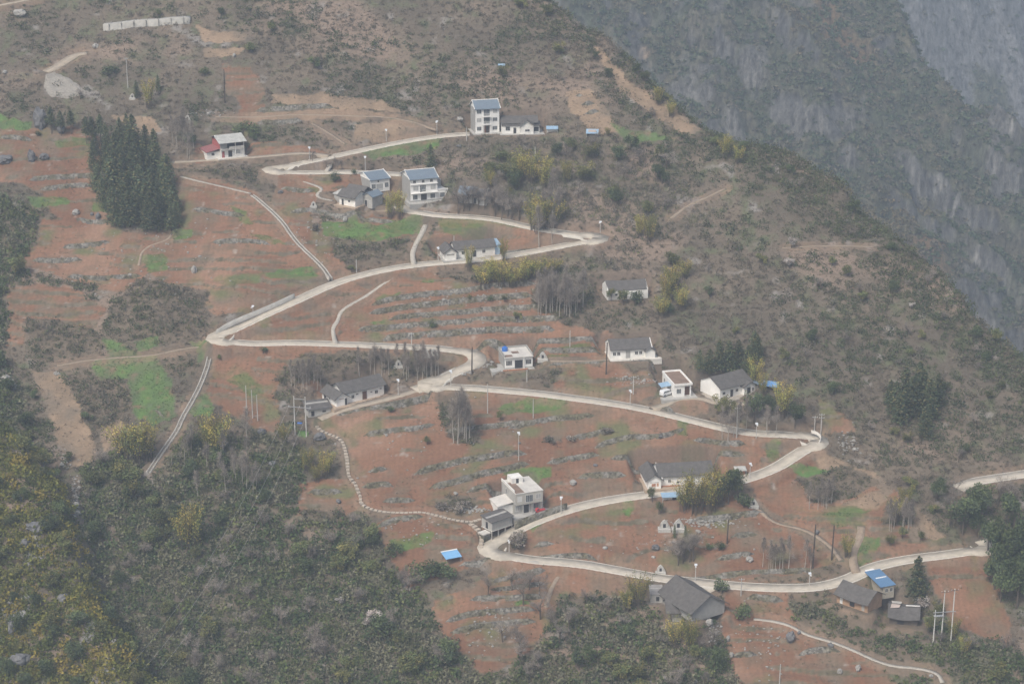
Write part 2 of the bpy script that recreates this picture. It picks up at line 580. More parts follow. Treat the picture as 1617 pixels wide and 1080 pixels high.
SOIL = [
    [(-10, 205), (60, 200), (150, 205), (165, 260), (175, 360), (235, 368), (275, 345), (275, 278), (330, 280), (400, 300), (440, 350), (520, 440), (500, 462), (430, 492), (340, 500), (310, 470), (330, 455), (270, 455), (235, 430), (200, 465), (130, 445), (30, 420), (20, 400), (60, 380), (70, 330), (40, 290), (-10, 285)],
    [(10, 455), (60, 450), (110, 450), (170, 490), (150, 520), (100, 525), (40, 505), (35, 550), (10, 545)],
    [(500, 462), (560, 445), (640, 430), (700, 425), (850, 440), (960, 470), (900, 500), (1020, 545), (1000, 568), (850, 565), (760, 560), (740, 548), (350, 541), (400, 505)],
    [(340, 548), (740, 553), (740, 575), (660, 610), (610, 600), (500, 612), (440, 602), (440, 690), (380, 665), (325, 630), (335, 580)],
    [(500, 665), (680, 618), (800, 620), (1000, 642), (1160, 685), (1280, 690), (1180, 750), (1000, 745), (1000, 780), (880, 800), (790, 830), (740, 820), (660, 810), (570, 802), (555, 770), (550, 700)],
    [(475, 760), (550, 755), (570, 800), (540, 815), (480, 842), (470, 800)],
    [(820, 835), (900, 805), (1030, 785), (1160, 785), (1240, 830), (1320, 880), (1310, 912), (1120, 915), (1000, 900), (830, 880), (800, 865)],
    [(590, 835), (640, 805), (740, 830), (760, 860), (735, 895), (640, 925), (620, 880)],
    [(680, 950), (740, 930), (790, 890), (1010, 908), (980, 945), (890, 940), (860, 990), (840, 1020), (760, 1065), (720, 1020), (690, 985)],
    [(1150, 930), (1240, 935), (1262, 990), (1310, 1015), (1400, 1060), (1420, 1090), (1170, 1090), (1140, 1000)],
    [(1480, 880), (1560, 878), (1575, 930), (1600, 985), (1590, 1018), (1500, 985), (1475, 940), (1460, 890)],
    [(1280, 700), (1312, 722), (1390, 755), (1410, 772), (1440, 790), (1490, 850), (1420, 880), (1360, 895), (1300, 850), (1200, 790), (1180, 762), (1235, 740)],
    [(440, 280), (520, 278), (625, 280), (620, 300), (500, 305), (490, 350), (640, 340), (660, 415), (530, 440), (470, 380), (430, 320)],
    [(700, 345), (800, 355), (900, 375), (830, 395), (700, 405), (680, 380)],
    [(870, 575), (960, 576), (1038, 590), (1035, 625), (990, 635), (900, 622), (855, 600)],
    [(1060, 634), (1110, 632), (1120, 655), (1075, 652)],
    [(1290, 625), (1340, 662), (1352, 685), (1310, 680)],
    [(380, 160), (420, 168), (400, 205), (380, 215)],
    [(355, 100), (400, 105), (420, 150), (400, 170), (360, 150)],
    [(310, 228), (430, 225), (520, 240), (430, 250), (310, 262)],
]
TAN = [
    [(45, 587), (88, 585), (112, 612), (128, 650), (148, 690), (150, 730), (118, 735), (85, 690), (72, 635)],
    [(165, 668), (195, 655), (200, 680), (180, 712), (158, 715)],
    [(895, 145), (930, 142), (960, 172), (980, 215), (930, 207), (905, 180)],
    [(935, 75), (955, 82), (1000, 135), (1060, 170), (1110, 205), (1090, 215), (1040, 190), (985, 145)],
    [(305, 40), (390, 55), (385, 65), (320, 66)],
    [(320, 75), (385, 76), (370, 90), (320, 90)],
    [(400, 178), (540, 170), (640, 184), (560, 190), (400, 192)],
    [(1280, 700), (1312, 722), (1390, 755), (1410, 772), (1380, 800), (1330, 800), (1385, 772), (1290, 735)],
    [(180, 180), (240, 185), (260, 210), (210, 212)],
    [(430, 150), (600, 160), (640, 178), (540, 172), (430, 165)],
    [(560, 195), (640, 195), (720, 210), (640, 216), (560, 225)],
    [(1440, 790), (1470, 820), (1492, 850), (1440, 850), (1445, 815)],
]
BRUSHY = [
    [(170, 500), (215, 440), (330, 460), (325, 500), (340, 535), (320, 548), (270, 545), (230, 540), (200, 530), (160, 520)],
    [(35, 505), (90, 502), (170, 530), (145, 590), (60, 565), (40, 530)],
    [(250, 555), (320, 562), (310, 590), (262, 588)],
    [(105, 592), (200, 590), (210, 640), (150, 688), (122, 620)],
    [(1255, 752), (1330, 735), (1385, 762), (1340, 790), (1282, 795)],
    [(1395, 790), (1440, 785), (1440, 830), (1390, 830)],
    [(845, 445), (950, 430), (1000, 490), (950, 530), (890, 510), (840, 480)],
    [(700, 415), (800, 410), (880, 430), (850, 442), (760, 450), (690, 440)],
    [(440, 590), (480, 560), (600, 560), (640, 565), (720, 575), (715, 588), (650, 608), (610, 598), (540, 598), (450, 610)],
    [(1255, 905), (1330, 892), (1325, 912), (1180, 912), (1180, 905)],
    [(1255, 940), (1330, 930), (1400, 970), (1450, 1000), (1440, 1050), (1350, 1018), (1260, 985)],
    [(520, 365), (600, 378), (650, 375), (645, 415), (560, 425), (530, 405)],
    [(806, 835), (832, 840), (832, 868), (800, 870)],
    [(850, 590), (880, 578), (900, 585), (860, 615)],
    [(60, 435), (150, 445), (165, 465), (110, 448), (60, 445)],
    [(275, 262), (330, 262), (420, 262), (420, 290), (330, 283), (275, 277)],
    [(540, 248), (620, 252), (700, 250), (630, 268), (540, 266)],
    [(-10, 330), (60, 330), (60, 380), (20, 420), (0, 450), (-10, 450)],
    [(480, 800), (560, 812), (530, 835), (480, 830)],
    [(760, 700), (730, 620), (690, 625), (700, 680), (720, 705)],
    [(875, 690), (895, 688), (890, 700), (860, 700)],
    [(700, 785), (750, 783), (750, 800), (710, 805)],
    [(40, 300), (60, 300), (90, 345), (60, 350)],
]
GREEN = [
    (1, [(565, 245), (600, 234), (650, 226), (700, 222), (690, 238), (640, 244), (590, 252)]),
    (1, [(510, 348), (560, 345), (600, 352), (670, 345), (665, 366), (600, 378), (540, 378), (513, 366)]),
    (.8, [(690, 352), (740, 345), (790, 350), (850, 368), (790, 362), (700, 370)]),
    (.5, [(335, 438), (420, 430), (415, 446), (350, 453)]),
    (1, [(420, 430), (500, 422), (503, 436), (430, 443)]),
    (.85, [(160, 528), (200, 545), (235, 560), (275, 600), (278, 660), (240, 672), (212, 650), (205, 600), (160, 600), (150, 575), (175, 560)]),
    (.9, [(205, 620), (260, 605), (275, 630), (270, 668), (230, 668), (208, 650)]),
    (.9, [(215, 535), (250, 528), (252, 546), (222, 552)]),
    (1, [(305, 540), (328, 542), (325, 560), (308, 575), (316, 560)]),
    (1, [(322, 618), (330, 622), (335, 655), (312, 662), (298, 655)]),
    (1, [(785, 645), (830, 634), (870, 630), (905, 638), (870, 650), (800, 656)]),
    (1, [(790, 742), (820, 738), (868, 735), (870, 752), (800, 757)]),
    (1, [(-5, 183), (50, 190), (48, 202), (-5, 204)]),
    (.7, [(85, 222), (145, 220), (140, 232), (90, 235)]),
    (.9, [(40, 310), (105, 313), (115, 322), (60, 330), (45, 322)]),
    (1, [(148, 320), (178, 315), (175, 335), (150, 335)]),
    (1.3, [(1240, 742), (1285, 733), (1308, 740), (1275, 757)]),
    (1.2, [(1360, 850), (1390, 852), (1388, 866), (1352, 892)]),
    (.6, [(1305, 808), (1370, 800), (1345, 832), (1320, 835)]),
    (.8, [(963, 197), (1000, 205), (1070, 215), (1000, 228), (972, 212)]),
    (1, [(1074, 666), (1089, 668), (1086, 688), (1072, 684)]),
    (.9, [(225, 405), (260, 398), (265, 425), (235, 432)]),
    (.9, [(270, 363), (300, 362), (300, 376), (275, 380)]),
    (.8, [(365, 325), (392, 330), (402, 355), (385, 350)]),
    (.8, [(392, 370), (420, 372), (450, 384), (440, 388), (405, 380)]),
    (1.3, [(828, 832), (862, 823), (865, 828), (842, 842)]),
    (1.3, [(983, 798), (994, 797), (993, 818), (984, 818)]),
    (.8, [(880, 545), (935, 541), (932, 552), (882, 555)]),
    (.9, [(580, 510), (610, 507), (605, 515), (590, 516)]),
    (.8, [(590, 470), (630, 463), (628, 469), (592, 475)]),
    (.9, [(615, 855), (660, 845), (690, 843), (680, 858), (630, 870)]),
    (.9, [(1205, 702), (1235, 700), (1235, 718), (1215, 722)]),
    (.9, [(816, 946), (845, 948), (840, 957), (818, 956)]),
    (1.3, [(467, 676), (490, 680), (485, 690), (470, 688)]),
    (.8, [(1043, 655), (1070, 660), (1062, 667), (1045, 660)]),
    (.8, [(918, 622), (955, 628), (955, 636), (920, 628)]),
    (1, [(485, 292), (505, 297), (500, 302), (486, 298)]),
    (.8, [(355, 598), (390, 585), (420, 620), (395, 628)]),
    (.7, [(845, 560), (900, 556), (900, 563), (850, 566)]),
    (.8, [(660, 445), (690, 442), (680, 448), (662, 449)]),
]

# ------------------------------------------------------------------ final ground height
H = BASE.copy()
near_road = np.full(GX.shape, 99.0)


def window(x, y, r):
    i0, i1 = np.searchsorted(XS, [x - r, x + r])
    j0, j1 = np.searchsorted(YS, [y - r, y + r])
    return slice(max(j0, 0), max(j1, 1)), slice(max(i0, 0), max(i1, 1))


# terraces: a step at every wall, flatter ground above and below it
wall_lines = []
for h, px in WALLS:
    p = np.array([at0(u, v) for u, v in px])
    p = resample(smooth(p, 1), 0.8)
    p = p[np.argsort(p[:, 0])]
    wall_lines.append((h, p))
    L = 3.4
    i0, i1 = np.searchsorted(XS, [p[0, 0], p[-1, 0]])
    cols = slice(i0, i1)
    yw = np.interp(XS[cols], p[:, 0], p[:, 1])
    tap = np.clip(np.minimum(XS[cols] - p[0, 0], p[-1, 0] - XS[cols]) / 3.0, 0, 1)
    j0, j1 = np.searchsorted(YS, [p[:, 1].min() - L - 1, p[:, 1].max() + L + 1])
    rows = slice(j0, j1)
    t = YS[rows][:, None] - yw[None, :]
    a = (h / 2) * tap[None, :]
    up = np.where((t > 0) & (t < L), a * (1 - t / L), 0)
    dn = np.where((t <= 0) & (t > -L), -a * (1 + t / L), 0)
    H[rows, cols] += up + dn


HOUSES = {  # front left corner pixel, front right pixel column, heading in degrees, depth in metres
    'three_storey': (751, 211, 788.5, 14, 7.0),
    'whitewashed_row': (791, 212, 852, 4, 6.5),
    'blue_roof_house': (585, 305, 615.5, 30, 9.5),
    'villa': (648.5, 320, 691, 20, 8.8),
    'old_cluster': (536, 323, 561, -33, 5.2),
    'old_annex': (574, 325, 588, -35, 5.0),
    'red_house': (348.5, 250, 385, 26, 8.0),
    'roadside_row': (702, 411, 783, 15, 6.5),
    'hill_row': (959, 474, 1023, 10, 7.0),
    'ledge_row': (963.5, 567, 1030, 9, 6.8),
    'flat_roof': (797, 583, 841, 13, 7.8),
    'car_house': (1064, 627, 1091, 13, 11.0),
    'gable_house': (1136.5, 631, 1187, 34, 8.5),
    'long_farmhouse': (529, 641, 607, 34, 6.8),
    'outbuilding': (487, 659, 523, 20, 4.5),
    'tiled_farmhouse': (1022, 771, 1126, 8, 9.0),
    'concrete_house': (812, 812, 854, 22, 8.8),
    'stilt_shed': (777, 849, 809, 40, 4.2),
    'grey_hall': (1043, 948, 1094, -58, 10.0),
    'grey_hall_front': (1062, 981, 1121, 3, 5.0),
    'grey_hall_side': (1027, 951, 1046, 0, 4.5),
    'dark_barn': (1321, 950, 1371, -42, 6.5),
    'blue_roof_shed': (1394, 943, 1411, 22, 9.0),
    'sagging_barn': (1404, 984, 1449, -12, 7.5),
    'hidden_house': (724, 320, 768, -14, 6.0),
}
pads = {}
for k, (ul, vl, ur, deg, dep) in HOUSES.items():
    x, y, z = at0(ul, vl)
    ang = math.radians(deg)
    rr = ray(ur, vl)                      # sight line of the right corner, in plan
    kx, ky = rr[0], rr[1]
    w = (x * ky - y * kx) / (math.sin(ang) * kx - math.cos(ang) * ky)
    pads[k] = dict(x=x, y=y, z=z, w=w, ang=ang, d=dep)
    c, s = math.cos(ang), math.sin(ang)
    cx, cy = x + c * w / 2 - s * dep / 2, y + s * w / 2 + c * dep / 2
    sl = window(cx, cy, max(w, dep) + 8)
    lx = (GX[sl] - x) * c + (GY[sl] - y) * s
    ly = -(GX[sl] - x) * s + (GY[sl] - y) * c
    ox = np.maximum(np.maximum(-1.0 - lx, lx - w - 1.0), 0)
    oy = np.maximum(np.maximum(-1.3 - ly, ly - dep - 1.0), 0)
    d = np.hypot(ox, oy)
    k2 = 1 - sstep(0.2, 3.0, d)
    H[sl] = H[sl] * (1 - k2) + (z - 0.05) * k2
    near_road[sl] = np.minimum(near_road[sl], np.maximum(d + 0.3, 0))


def widen(p, k=.5):
    """roads are wider where they bend hard"""
    a = np.unwrap(np.arctan2(np.gradient(p[:, 1]), np.gradient(p[:, 0])))
    c = np.abs(np.gradient(a)) / .9
    ker = np.hanning(13)
    c = np.convolve(np.pad(c, 6, mode='edge'), ker / ker.sum(), mode='valid')
    return 1 + k * np.clip((c - .05) / .12, 0, 1)


def lay(pts, w, blend=2.6):
    """flatten the ground under a road or path"""
    q = resample(pts, 0.9)
    ww = w * widen(q, .55) if w > 3.9 else np.full(len(q), w)
    base_w = w
    for (x, y, z), w in zip(q, ww):
        z = z - (.10 if w > base_w * 1.03 else 0)
        sl = window(x, y, w / 2 + blend + 1)
        d = np.hypot(GX[sl] - x, GY[sl] - y)
        better = d < RD[sl]
        RD[sl] = np.where(better, d, RD[sl])
        RZ[sl] = np.where(better, z, RZ[sl])
        RW[sl] = np.where(better, w, RW[sl])


def line3(px, it=2, zs=5):
    p = smooth(np.array([at0(u, v) for u, v in px]), it)
    p = resample(p, 1.0)
    if len(p) < zs * 2:
        zs = 3
    k = np.ones(zs) / zs
    zp = np.pad(p[:, 2], zs // 2, mode='edge')
    p[:, 2] = np.convolve(zp, k, mode='valid')[:len(p)]
    return p


road_lines = [(n, w, line3(px, 2, 25)) for n, w, px in ROADS]
path_lines = [(n, w, line3(px, 1, 3)) for n, w, px in PATHS]
chan_lines = [(w, line3(px, 1, 5)) for w, px in CHANNELS]
for group in ([(w, p) for n, w, p in path_lines] + chan_lines, [(w, p) for n, w, p in road_lines]):
    RD = np.full(GX.shape, 99.0)
    RZ = np.zeros(GX.shape)
    RW = np.ones(GX.shape)
    for w, p in group:
        lay(p, w)
    half = RW / 2
    k = np.where(RD < 50, 1 - sstep(half + .4, half + 2.6 * np.clip(RW / 4, .35, 1), RD), 0)
    H = H * (1 - k) + (RZ - 0.03) * k
    near_road = np.minimum(near_road, np.maximum(RD - half, 0))

# stone embankment beside the top-left track is a step in the ground too
BASE_DONE = True


def at(u, v):
    return hit(H, u, v)


def ground(x, y):
    return float(sample(H, x, y))


# ------------------------------------------------------------------ what grows where
jx = (fbm(GX, GY, 5, 3, 61) - .5) * 3.2
jy = (fbm(GX, GY, 5, 3, 67) - .5) * 3.2
JX, JY = GX + jx, GY + jy


def mask(polys):
    m = np.zeros(GX.shape, dtype=bool)
    for px in polys:
        wp = np.array(wpoly(px))
        lo, hi = wp.min(0) - 3, wp.max(0) + 3
        j0, j1 = np.searchsorted(YS, [lo[1], hi[1]])
        i0, i1 = np.searchsorted(XS, [lo[0], hi[0]])
        m[j0:j1, i0:i1] |= inpoly(JX[j0:j1, i0:i1], JY[j0:j1, i0:i1], wp)
    return m


M_SOIL = mask(SOIL)
M_TAN = mask(TAN)
M_BRUSH = mask(BRUSHY)
M_GREEN = np.zeros(GX.shape)
for gv, px in GREEN:
    M_GREEN = np.maximum(M_GREEN, mask([px]) * gv)
M_OPEN = (M_SOIL | M_TAN | (M_GREEN > 0)) & ~(M_BRUSH & (M_GREEN == 0))
S_RIDGE = poly_sd(GX, GY, RIDGE)
S_NEAR = poly_sd(GX, GY, NEARE)

# low earth banks following the contours between the traced walls
wd = np.full(GX.shape, 9.0)
for h_, p_ in wall_lines:
    for x_, y_, z_ in resample(p_, 1.5):
        sl = window(x_, y_, 6)
        wd[sl] = np.minimum(wd[sl], np.hypot(GX[sl] - x_, GY[sl] - y_))
tz = (BASE + (fbm(GX, GY, 30, 3, 301) - .5) * 3.2 + (fbm(GX, GY, 5, 2, 305) - .5) * .5 + GX * .015) / 1.75
tf = tz - np.floor(tz)
bank_on = sstep(.36, .46, vnoise(GX + np.floor(tz) * 37, GY * .15, 22, 311)) * sstep(2.5, 5, wd) * (M_SOIL & ~M_TAN) * sstep(.3, 1.5, near_road) * (S_RIDGE > 4)
saw = np.where(tf < .16, tf / .16, (1 - tf) / .84) - .5
H += saw * 1.0 * bank_on
M_BANK = (tf < .15 + .05 * (fbm(GX, GY, 3, 2, 315) - .5)) & (bank_on > .4)

# ground colour: what the earth itself is made of
n1 = fbm(GX, GY, 14, 4, 71)
n2 = fbm(GX, GY, 3.5, 4, 77)
n3 = fbm(GX, GY, 1.6, 2, 83)


def lerp(a, b, t):
    t = np.clip(t, 0, 1)[..., None]
    return a * (1 - t) + b * t


C = lambda *c: np.array(c, dtype=np.float64)
col = lerp(C(.118, .10, .077), C(.172, .14, .106), (n1 - .3) * 2.2)
col = lerp(col, C(.12, .13, .075), (n2 - .55) * 4)
col = lerp(col, C(.235, .18, .14), (fbm(GX * .6 + GY * .4, GY, 16, 4, 89) - .56) * 6)
col = lerp(col, C(.25, .23, .21), (fbm(GX, GY, 5, 4, 91) - .69) * 8)
soil = lerp(C(.195, .105, .066), C(.265, .15, .096), (n1 - .3) * 2.5)
soil = lerp(soil, C(.31, .195, .135), (fbm(GX, GY, 20, 3, 95) - .52) * 3)
soil = lerp(soil, C(.19, .145, .105), (fbm(GX, GY, 9, 4, 96) - .55) * 5)
soil = lerp(soil, C(.17, .125, .085), (n2 - .5) * 3)
soil = lerp(soil, C(.34, .30, .26), (n3 - .78) * 6)
grassy = fbm(GX, GY, 7, 4, 99)
soil = lerp(soil, C(.15, .15, .075), (grassy - .6) * 5)
tan = lerp(C(.22, .165, .115), C(.31, .225, .155), (n2 - .3) * 2.5)
tan = lerp(tan, C(.20, .16, .12), (fbm(GX, GY, 8, 4, 97) - .48) * 5)
fresh = lerp(C(.075, .155, .045), C(.12, .20, .06), (n2 - .3) * 2)
fresh = lerp(fresh, C(.22, .15, .09), (n3 - .62) * 4)
bankc = lerp(C(.125, .11, .072), C(.19, .165, .125), (n3 - .35) * 3)
col = np.where(M_SOIL[..., None], soil, col)
col = np.where(M_TAN[..., None], tan, col)
col = np.where((M_BRUSH & ~(M_GREEN > 0))[..., None], lerp(C(.12, .10, .075), C(.19, .15, .11), n2), col)
col = np.where(M_BANK[..., None], bankc, col)
g = M_GREEN * (0.55 + 0.9 * (n2 - .35))
col = lerp(col, fresh * (1 + .25 * (np.clip(M_GREEN, 0, 2)[..., None] - 1)), g * 1.15)
steep = np.hypot(np.gradient(H, axis=0) / np.gradient(GY, axis=0), np.gradient(H, axis=1) / np.gradient(GX, axis=1))
col = lerp(col, C(.19, .15, .12), sstep(1.3, 2.4, steep) * (S_RIDGE > 3) * .6)
cut = (near_road > 0.3) & (near_road < 1.7)
col = lerp(col, C(.27, .19, .135), cut * (n2 - .2) * 1.2)
col = lerp(col, C(.27, .27, .27), sstep(.62, .72, fbm(GX, GY, 9, 4, 113)) * (S_NEAR > 0) * .9)
col = np.clip(col, 0.02, .9)

nv = GX.size
verts = np.stack([GX.ravel(), GY.ravel(), H.ravel()], 1)
J, I = len(YS), len(XS)
idx = np.arange(nv).reshape(J, I)
quads = np.stack([idx[:-1, :-1].ravel(), idx[:-1, 1:].ravel(), idx[1:, 1:].ravel(), idx[1:, :-1].ravel()], 1)
me = mesh_np('hillside', verts, quads, np.concatenate([col.reshape(-1, 3), (M_SOIL & ~M_BRUSH & (M_GREEN < .2)).reshape(-1, 1)], 1), 'POINT', 'earth')
gm = mat('earth', (.2, .12, .08), 0.95, 0.22, 1.3, 0.12, attr='earth', spec=.1)
nt = gm.node_tree
pb = nt.nodes['Principled BSDF']
src = pb.inputs['Base Color'].links[0].from_socket
tc = nt.nodes.new('ShaderNodeTexCoord')
wv = nt.nodes.new('ShaderNodeTexWave')           # ploughed rows run up and down the fields
wv.bands_direction = 'X'
wv.inputs['Scale'].default_value = 0.21
wv.inputs['Distortion'].default_value = 5
wv.inputs['Detail'].default_value = 2
wv.inputs['Detail Scale'].default_value = 0.3
nt.links.new(tc.outputs['Object'], wv.inputs['Vector'])
mr = nt.nodes.new('ShaderNodeMapRange')
mr.inputs['To Min'].default_value = 0.95
mr.inputs['To Max'].default_value = 1.03
nt.links.new(wv.outputs['Fac'], mr.inputs['Value'])
at_n = [n for n in nt.nodes if n.type == 'ATTRIBUTE'][0]
mxr = nt.nodes.new('ShaderNodeMix')
mxr.data_type = 'RGBA'
mxr.blend_type = 'MULTIPLY'
nt.links.new(at_n.outputs['Alpha'], mxr.inputs[0])
nt.links.new(src, mxr.inputs[6])
nt.links.new(mr.outputs[0], mxr.inputs[7])
nt.links.new(mxr.outputs[2], pb.inputs['Base Color'])
link_mesh('terrain', me, gm, kind='structure')


# ------------------------------------------------------------------ roads, paths, channels
def ribbon(pts, w, top=0.10, skirt=0.9, wob=0.0, seed=0, bend=0.0):
    p = resample(pts, 0.9)
    d = np.gradient(p[:, :2], axis=0)
    d /= np.linalg.norm(d, axis=1)[:, None] + 1e-9
    nrm = np.stack([-d[:, 1], d[:, 0]], 1)
    ww = w / 2 * (1 + wob * (vnoise(p[:, 0], p[:, 1], 2.5, seed) - .5))
    wl = wr = ww
    if bend:      # the extra width of a bend lies on its outer side
        b = (widen(p, bend) - 1) / bend
        a = np.unwrap(np.arctan2(d[:, 1], d[:, 0]))
        sg = np.sign(np.convolve(np.pad(np.gradient(a), 6, mode='edge'), np.ones(13) / 13, mode='valid'))
        wl = ww * np.where(sg > 0, 1 - .35 * b, 1 + .8 * b)
        wr = ww * np.where(sg < 0, 1 - .35 * b, 1 + .8 * b)
    z = p[:, 2] + top
    n = len(p)
    L = p[:, :2] + nrm * wl[:, None]
    R = p[:, :2] - nrm * wr[:, None]
    V = np.concatenate([np.c_[L, z - skirt], np.c_[L, z], np.c_[R, z], np.c_[R, z - skirt]])
    F = []
    k = np.arange(n - 1)
    for a in (0, 1, 2):
        F.append(np.stack([k + a * n, k + 1 + a * n, k + 1 + (a + 1) * n, k + (a + 1) * n], 1))
    F = np.concatenate(F + [np.array([[0, n, 2 * n, 3 * n], [n - 1, 4 * n - 1, 3 * n - 1, 2 * n - 1]])])
    return V, F


conc = mat('road_concrete', (.48, .435, .365), .85, .26, .45, 0.0)
conc2 = mat('path_concrete', (.42, .39, .34), .85, .2, .9, 0.0)
dirt = mat('trodden_dirt', (.31, .245, .185), .95, .25, .8, 0.05)
EDGE_NOSE = mat('road_edge', (.60, .57, .51), .8, .15, 1.0)
for k, (n, w, p) in enumerate(road_lines):
    V, F = ribbon(p, w, 0.10 + 0.012 * (k % 5), 1.0, .10, k, .45 if n in ('upper', 'main') else 0)
    me = mesh_np('road', V, F)
    r = link_mesh('dirt_road' if n == 'track' else 'road', me, mat('track_surface', (.37, .315, .25), .9, .25, .8) if n == 'track' else conc, kind='structure')
    if n in ('upper', 'main', 'side'):
        q = resample(p, .9)
        d = np.gradient(q[:, :2], axis=0)
        d /= np.linalg.norm(d, axis=1)[:, None] + 1e-9
        for s in (-1, 1):
            e = q.copy()
            e[:, :2] += s * np.stack([-d[:, 1], d[:, 0]], 1) * (w / 2 * (widen(q, .45) if n != 'side' else np.ones(len(q))) - .05)[:, None]
            e[:, 2] -= .8 * np.clip((widen(q, .45) - 1.01) / .05, 0, 1)
            V, F = ribbon(e, .24, 0.16, .9)
            link_mesh('road_kerb', mesh_np('road_kerb', V, F), EDGE_NOSE, kind='structure')
for k, (n, w, p) in enumerate(path_lines):
    if n == 'steps':
        q = resample(p, 1.15)
        mb = MB()
        rng = random.Random(5)
        for i in range(len(q) - 1):
            a, b = q[i], q[i + 1]
            an = math.atan2(b[1] - a[1], b[0] - a[0])
            c, s = math.cos(an), math.sin(an)
            hl, hw = .5 + rng.uniform(-.04, .04), w / 2 * rng.uniform(.85, 1.15)
            cx, cy, z = (a[0] + b[0]) / 2, (a[1] + b[1]) / 2, max(a[2], b[2]) + .08
            mb.slab([(cx + c * sx * hl - s * sy * hw, cy + s * sx * hl + c * sy * hw, z) for sx, sy in ((-1, -1), (1, -1), (1, 1), (-1, 1))], .5)
        mb.build('stepped_path', mat('path_slab', (.46, .40, .33), .85, .2, .9), kind='structure')
    else:
        V, F = ribbon(p, w, 0.09 + .01 * (k % 4), .6, .35, k)
        link_mesh('footpath', mesh_np('footpath', V, F), dirt if n == 'dirt' else conc2, kind='structure')
for k, (w, p) in enumerate(chan_lines):
    q = resample(p, .9)
    d = np.gradient(q[:, :2], axis=0)
    d /= np.linalg.norm(d, axis=1)[:, None] + 1e-9
    root = empty('drainage_channel', (0, 0, 0), label=['pale concrete drainage channel running down from the dirt path to the road', 'pale concrete channel running down from the left hairpin beside green crops'][k], cat='channel')
    for s in (-1, 1):
        e = q.copy()
        e[:, :2] += s * np.stack([-d[:, 1], d[:, 0]], 1) * (w / 2 - .12)
        V, F = ribbon(e, .30, 0.35, 1.0, .2, k)
        link_mesh('channel_side', mesh_np('channel_side', V, F), mat('channel_concrete', (.40, .38, .345), .85, .25, .8), root)
    V, F = ribbon(q, w - .5, 0.05, .3)
    link_mesh('channel_bed', mesh_np('channel_bed', V, F), mat('channel_bed', (.21, .19, .165), .9, .3, .8), root)
# ------------------------------------------------------------------ mountains across the gorge
def on_surface(f, u, v, y0, y1):
    d = ray(u, v)
    ys = np.arange(y0, y1, 1.0)
    s = ys / d[1]
    k = np.argmax(s * d[2] < f(s * d[0], ys))
    return np.array([s[k] * d[0], ys[k]])


def stair(b, p, wr, fr):
    k = np.floor(b / p)
    f = b / p - k
    r = np.where(f < wr, f / wr * fr, fr + (f - wr) / (1 - wr) * (1 - fr))
    return (k + r) * p


def far_plain(x, y):
    return -272 + .84 * (y - 1115)


BRIDGE = [on_surface(far_plain, u, v, 900, 1700) for u, v in [(1340, -60), (1400, 0), (1450, 62), (1500, 125), (1560, 185), (1617, 238), (1700, 300)]]
BRIDGE = [BRIDGE[0] + (BRIDGE[0] - BRIDGE[1]) * 4] + BRIDGE + [BRIDGE[-1] + (BRIDGE[-1] - BRIDGE[-2]) * 4]
if poly_sd(np.array([100.]), np.array([1000.]), BRIDGE)[0] < 0:
    BRIDGE = BRIDGE[::-1]


def far_z(x, y):
    b = y + .76 * x + (fbm(x, y, 90, 3, 121) - .5) * 70 + (fbm(x, y, 18, 3, 127) - .5) * 14
    st = stair(b, 34, .20, .60)
    amp = sstep(.40, .56, fbm(x, y, 75, 3, 131))
    b2 = b * (1 - amp) + st * amp
    z = far_plain(x, y) + .84 * (b2 - b)
    z = z + (fbm(x, y, 100, 3, 137) - .5) * 34 + (fbm(x, y, 30, 4, 139) - .5) * 24 + (fbm(x, y, 7, 3, 141) - .5) * 6
    s = poly_sd(x, y, BRIDGE) + (fbm(x, y, 30, 3, 149) - .5) * 14
    return z - 2.2 * (np.sqrt(np.maximum(-s, 0) ** 2 + 25) - 5)


FX = np.arange(-140, 560, 1.7)
FY = np.arange(880, 1480, 1.5)
FGX, FGY = np.meshgrid(FX, FY)
FZ = far_z(FGX, FGY)
gy, gx = np.gradient(FZ, FY, FX)
fst = np.hypot(gx, gy)
rn = fbm(FGX, FGY, 26, 4, 151)
FROCK = np.clip(sstep(1.2, 1.9, fst + (rn - .5) * 2.2) + sstep(.58, .68, rn) * .8 - sstep(.40, .56, fbm(FGX, FGY, 13, 4, 159)) * .75, 0, 1)
m1 = fbm(FGX, FGY, 7, 3, 157)
fc = lerp(C(.07, .08, .05), C(.115, .105, .07), (m1 - .3) * 2.4)
fc = lerp(fc, C(.17, .115, .065), sstep(.6, .75, fbm(FGX, FGY, 40, 3, 163)))
rock = lerp(C(.082, .082, .082), C(.15, .146, .137), (fbm(FGX, FGY * .4, 6, 4, 167) - .3) * 2.2)
streak = fbm(FGX, FGY * .25, 2.2, 3, 171)
rock = lerp(rock, C(.33, .32, .30), sstep(.62, .80, streak + .5 * (rn - .5)) * sstep(1.4, 2.4, fst) * .55)
oc = on_surface(far_z, 1045, 88, 900, 1460)
orange = sstep(1.3, .5, np.hypot((FGX - oc[0]) / 12, (FGY - oc[1]) / 7)) * sstep(.35, .6, fbm(FGX, FGY, 5, 3, 173))
rock = lerp(rock, C(.50, .36, .24), orange)
fc = lerp(fc, rock, FROCK)
far_m = mat('mountain_rock', (.2, .2, .2), .95, .3, .35, .5, attr='earth', spec=.1)


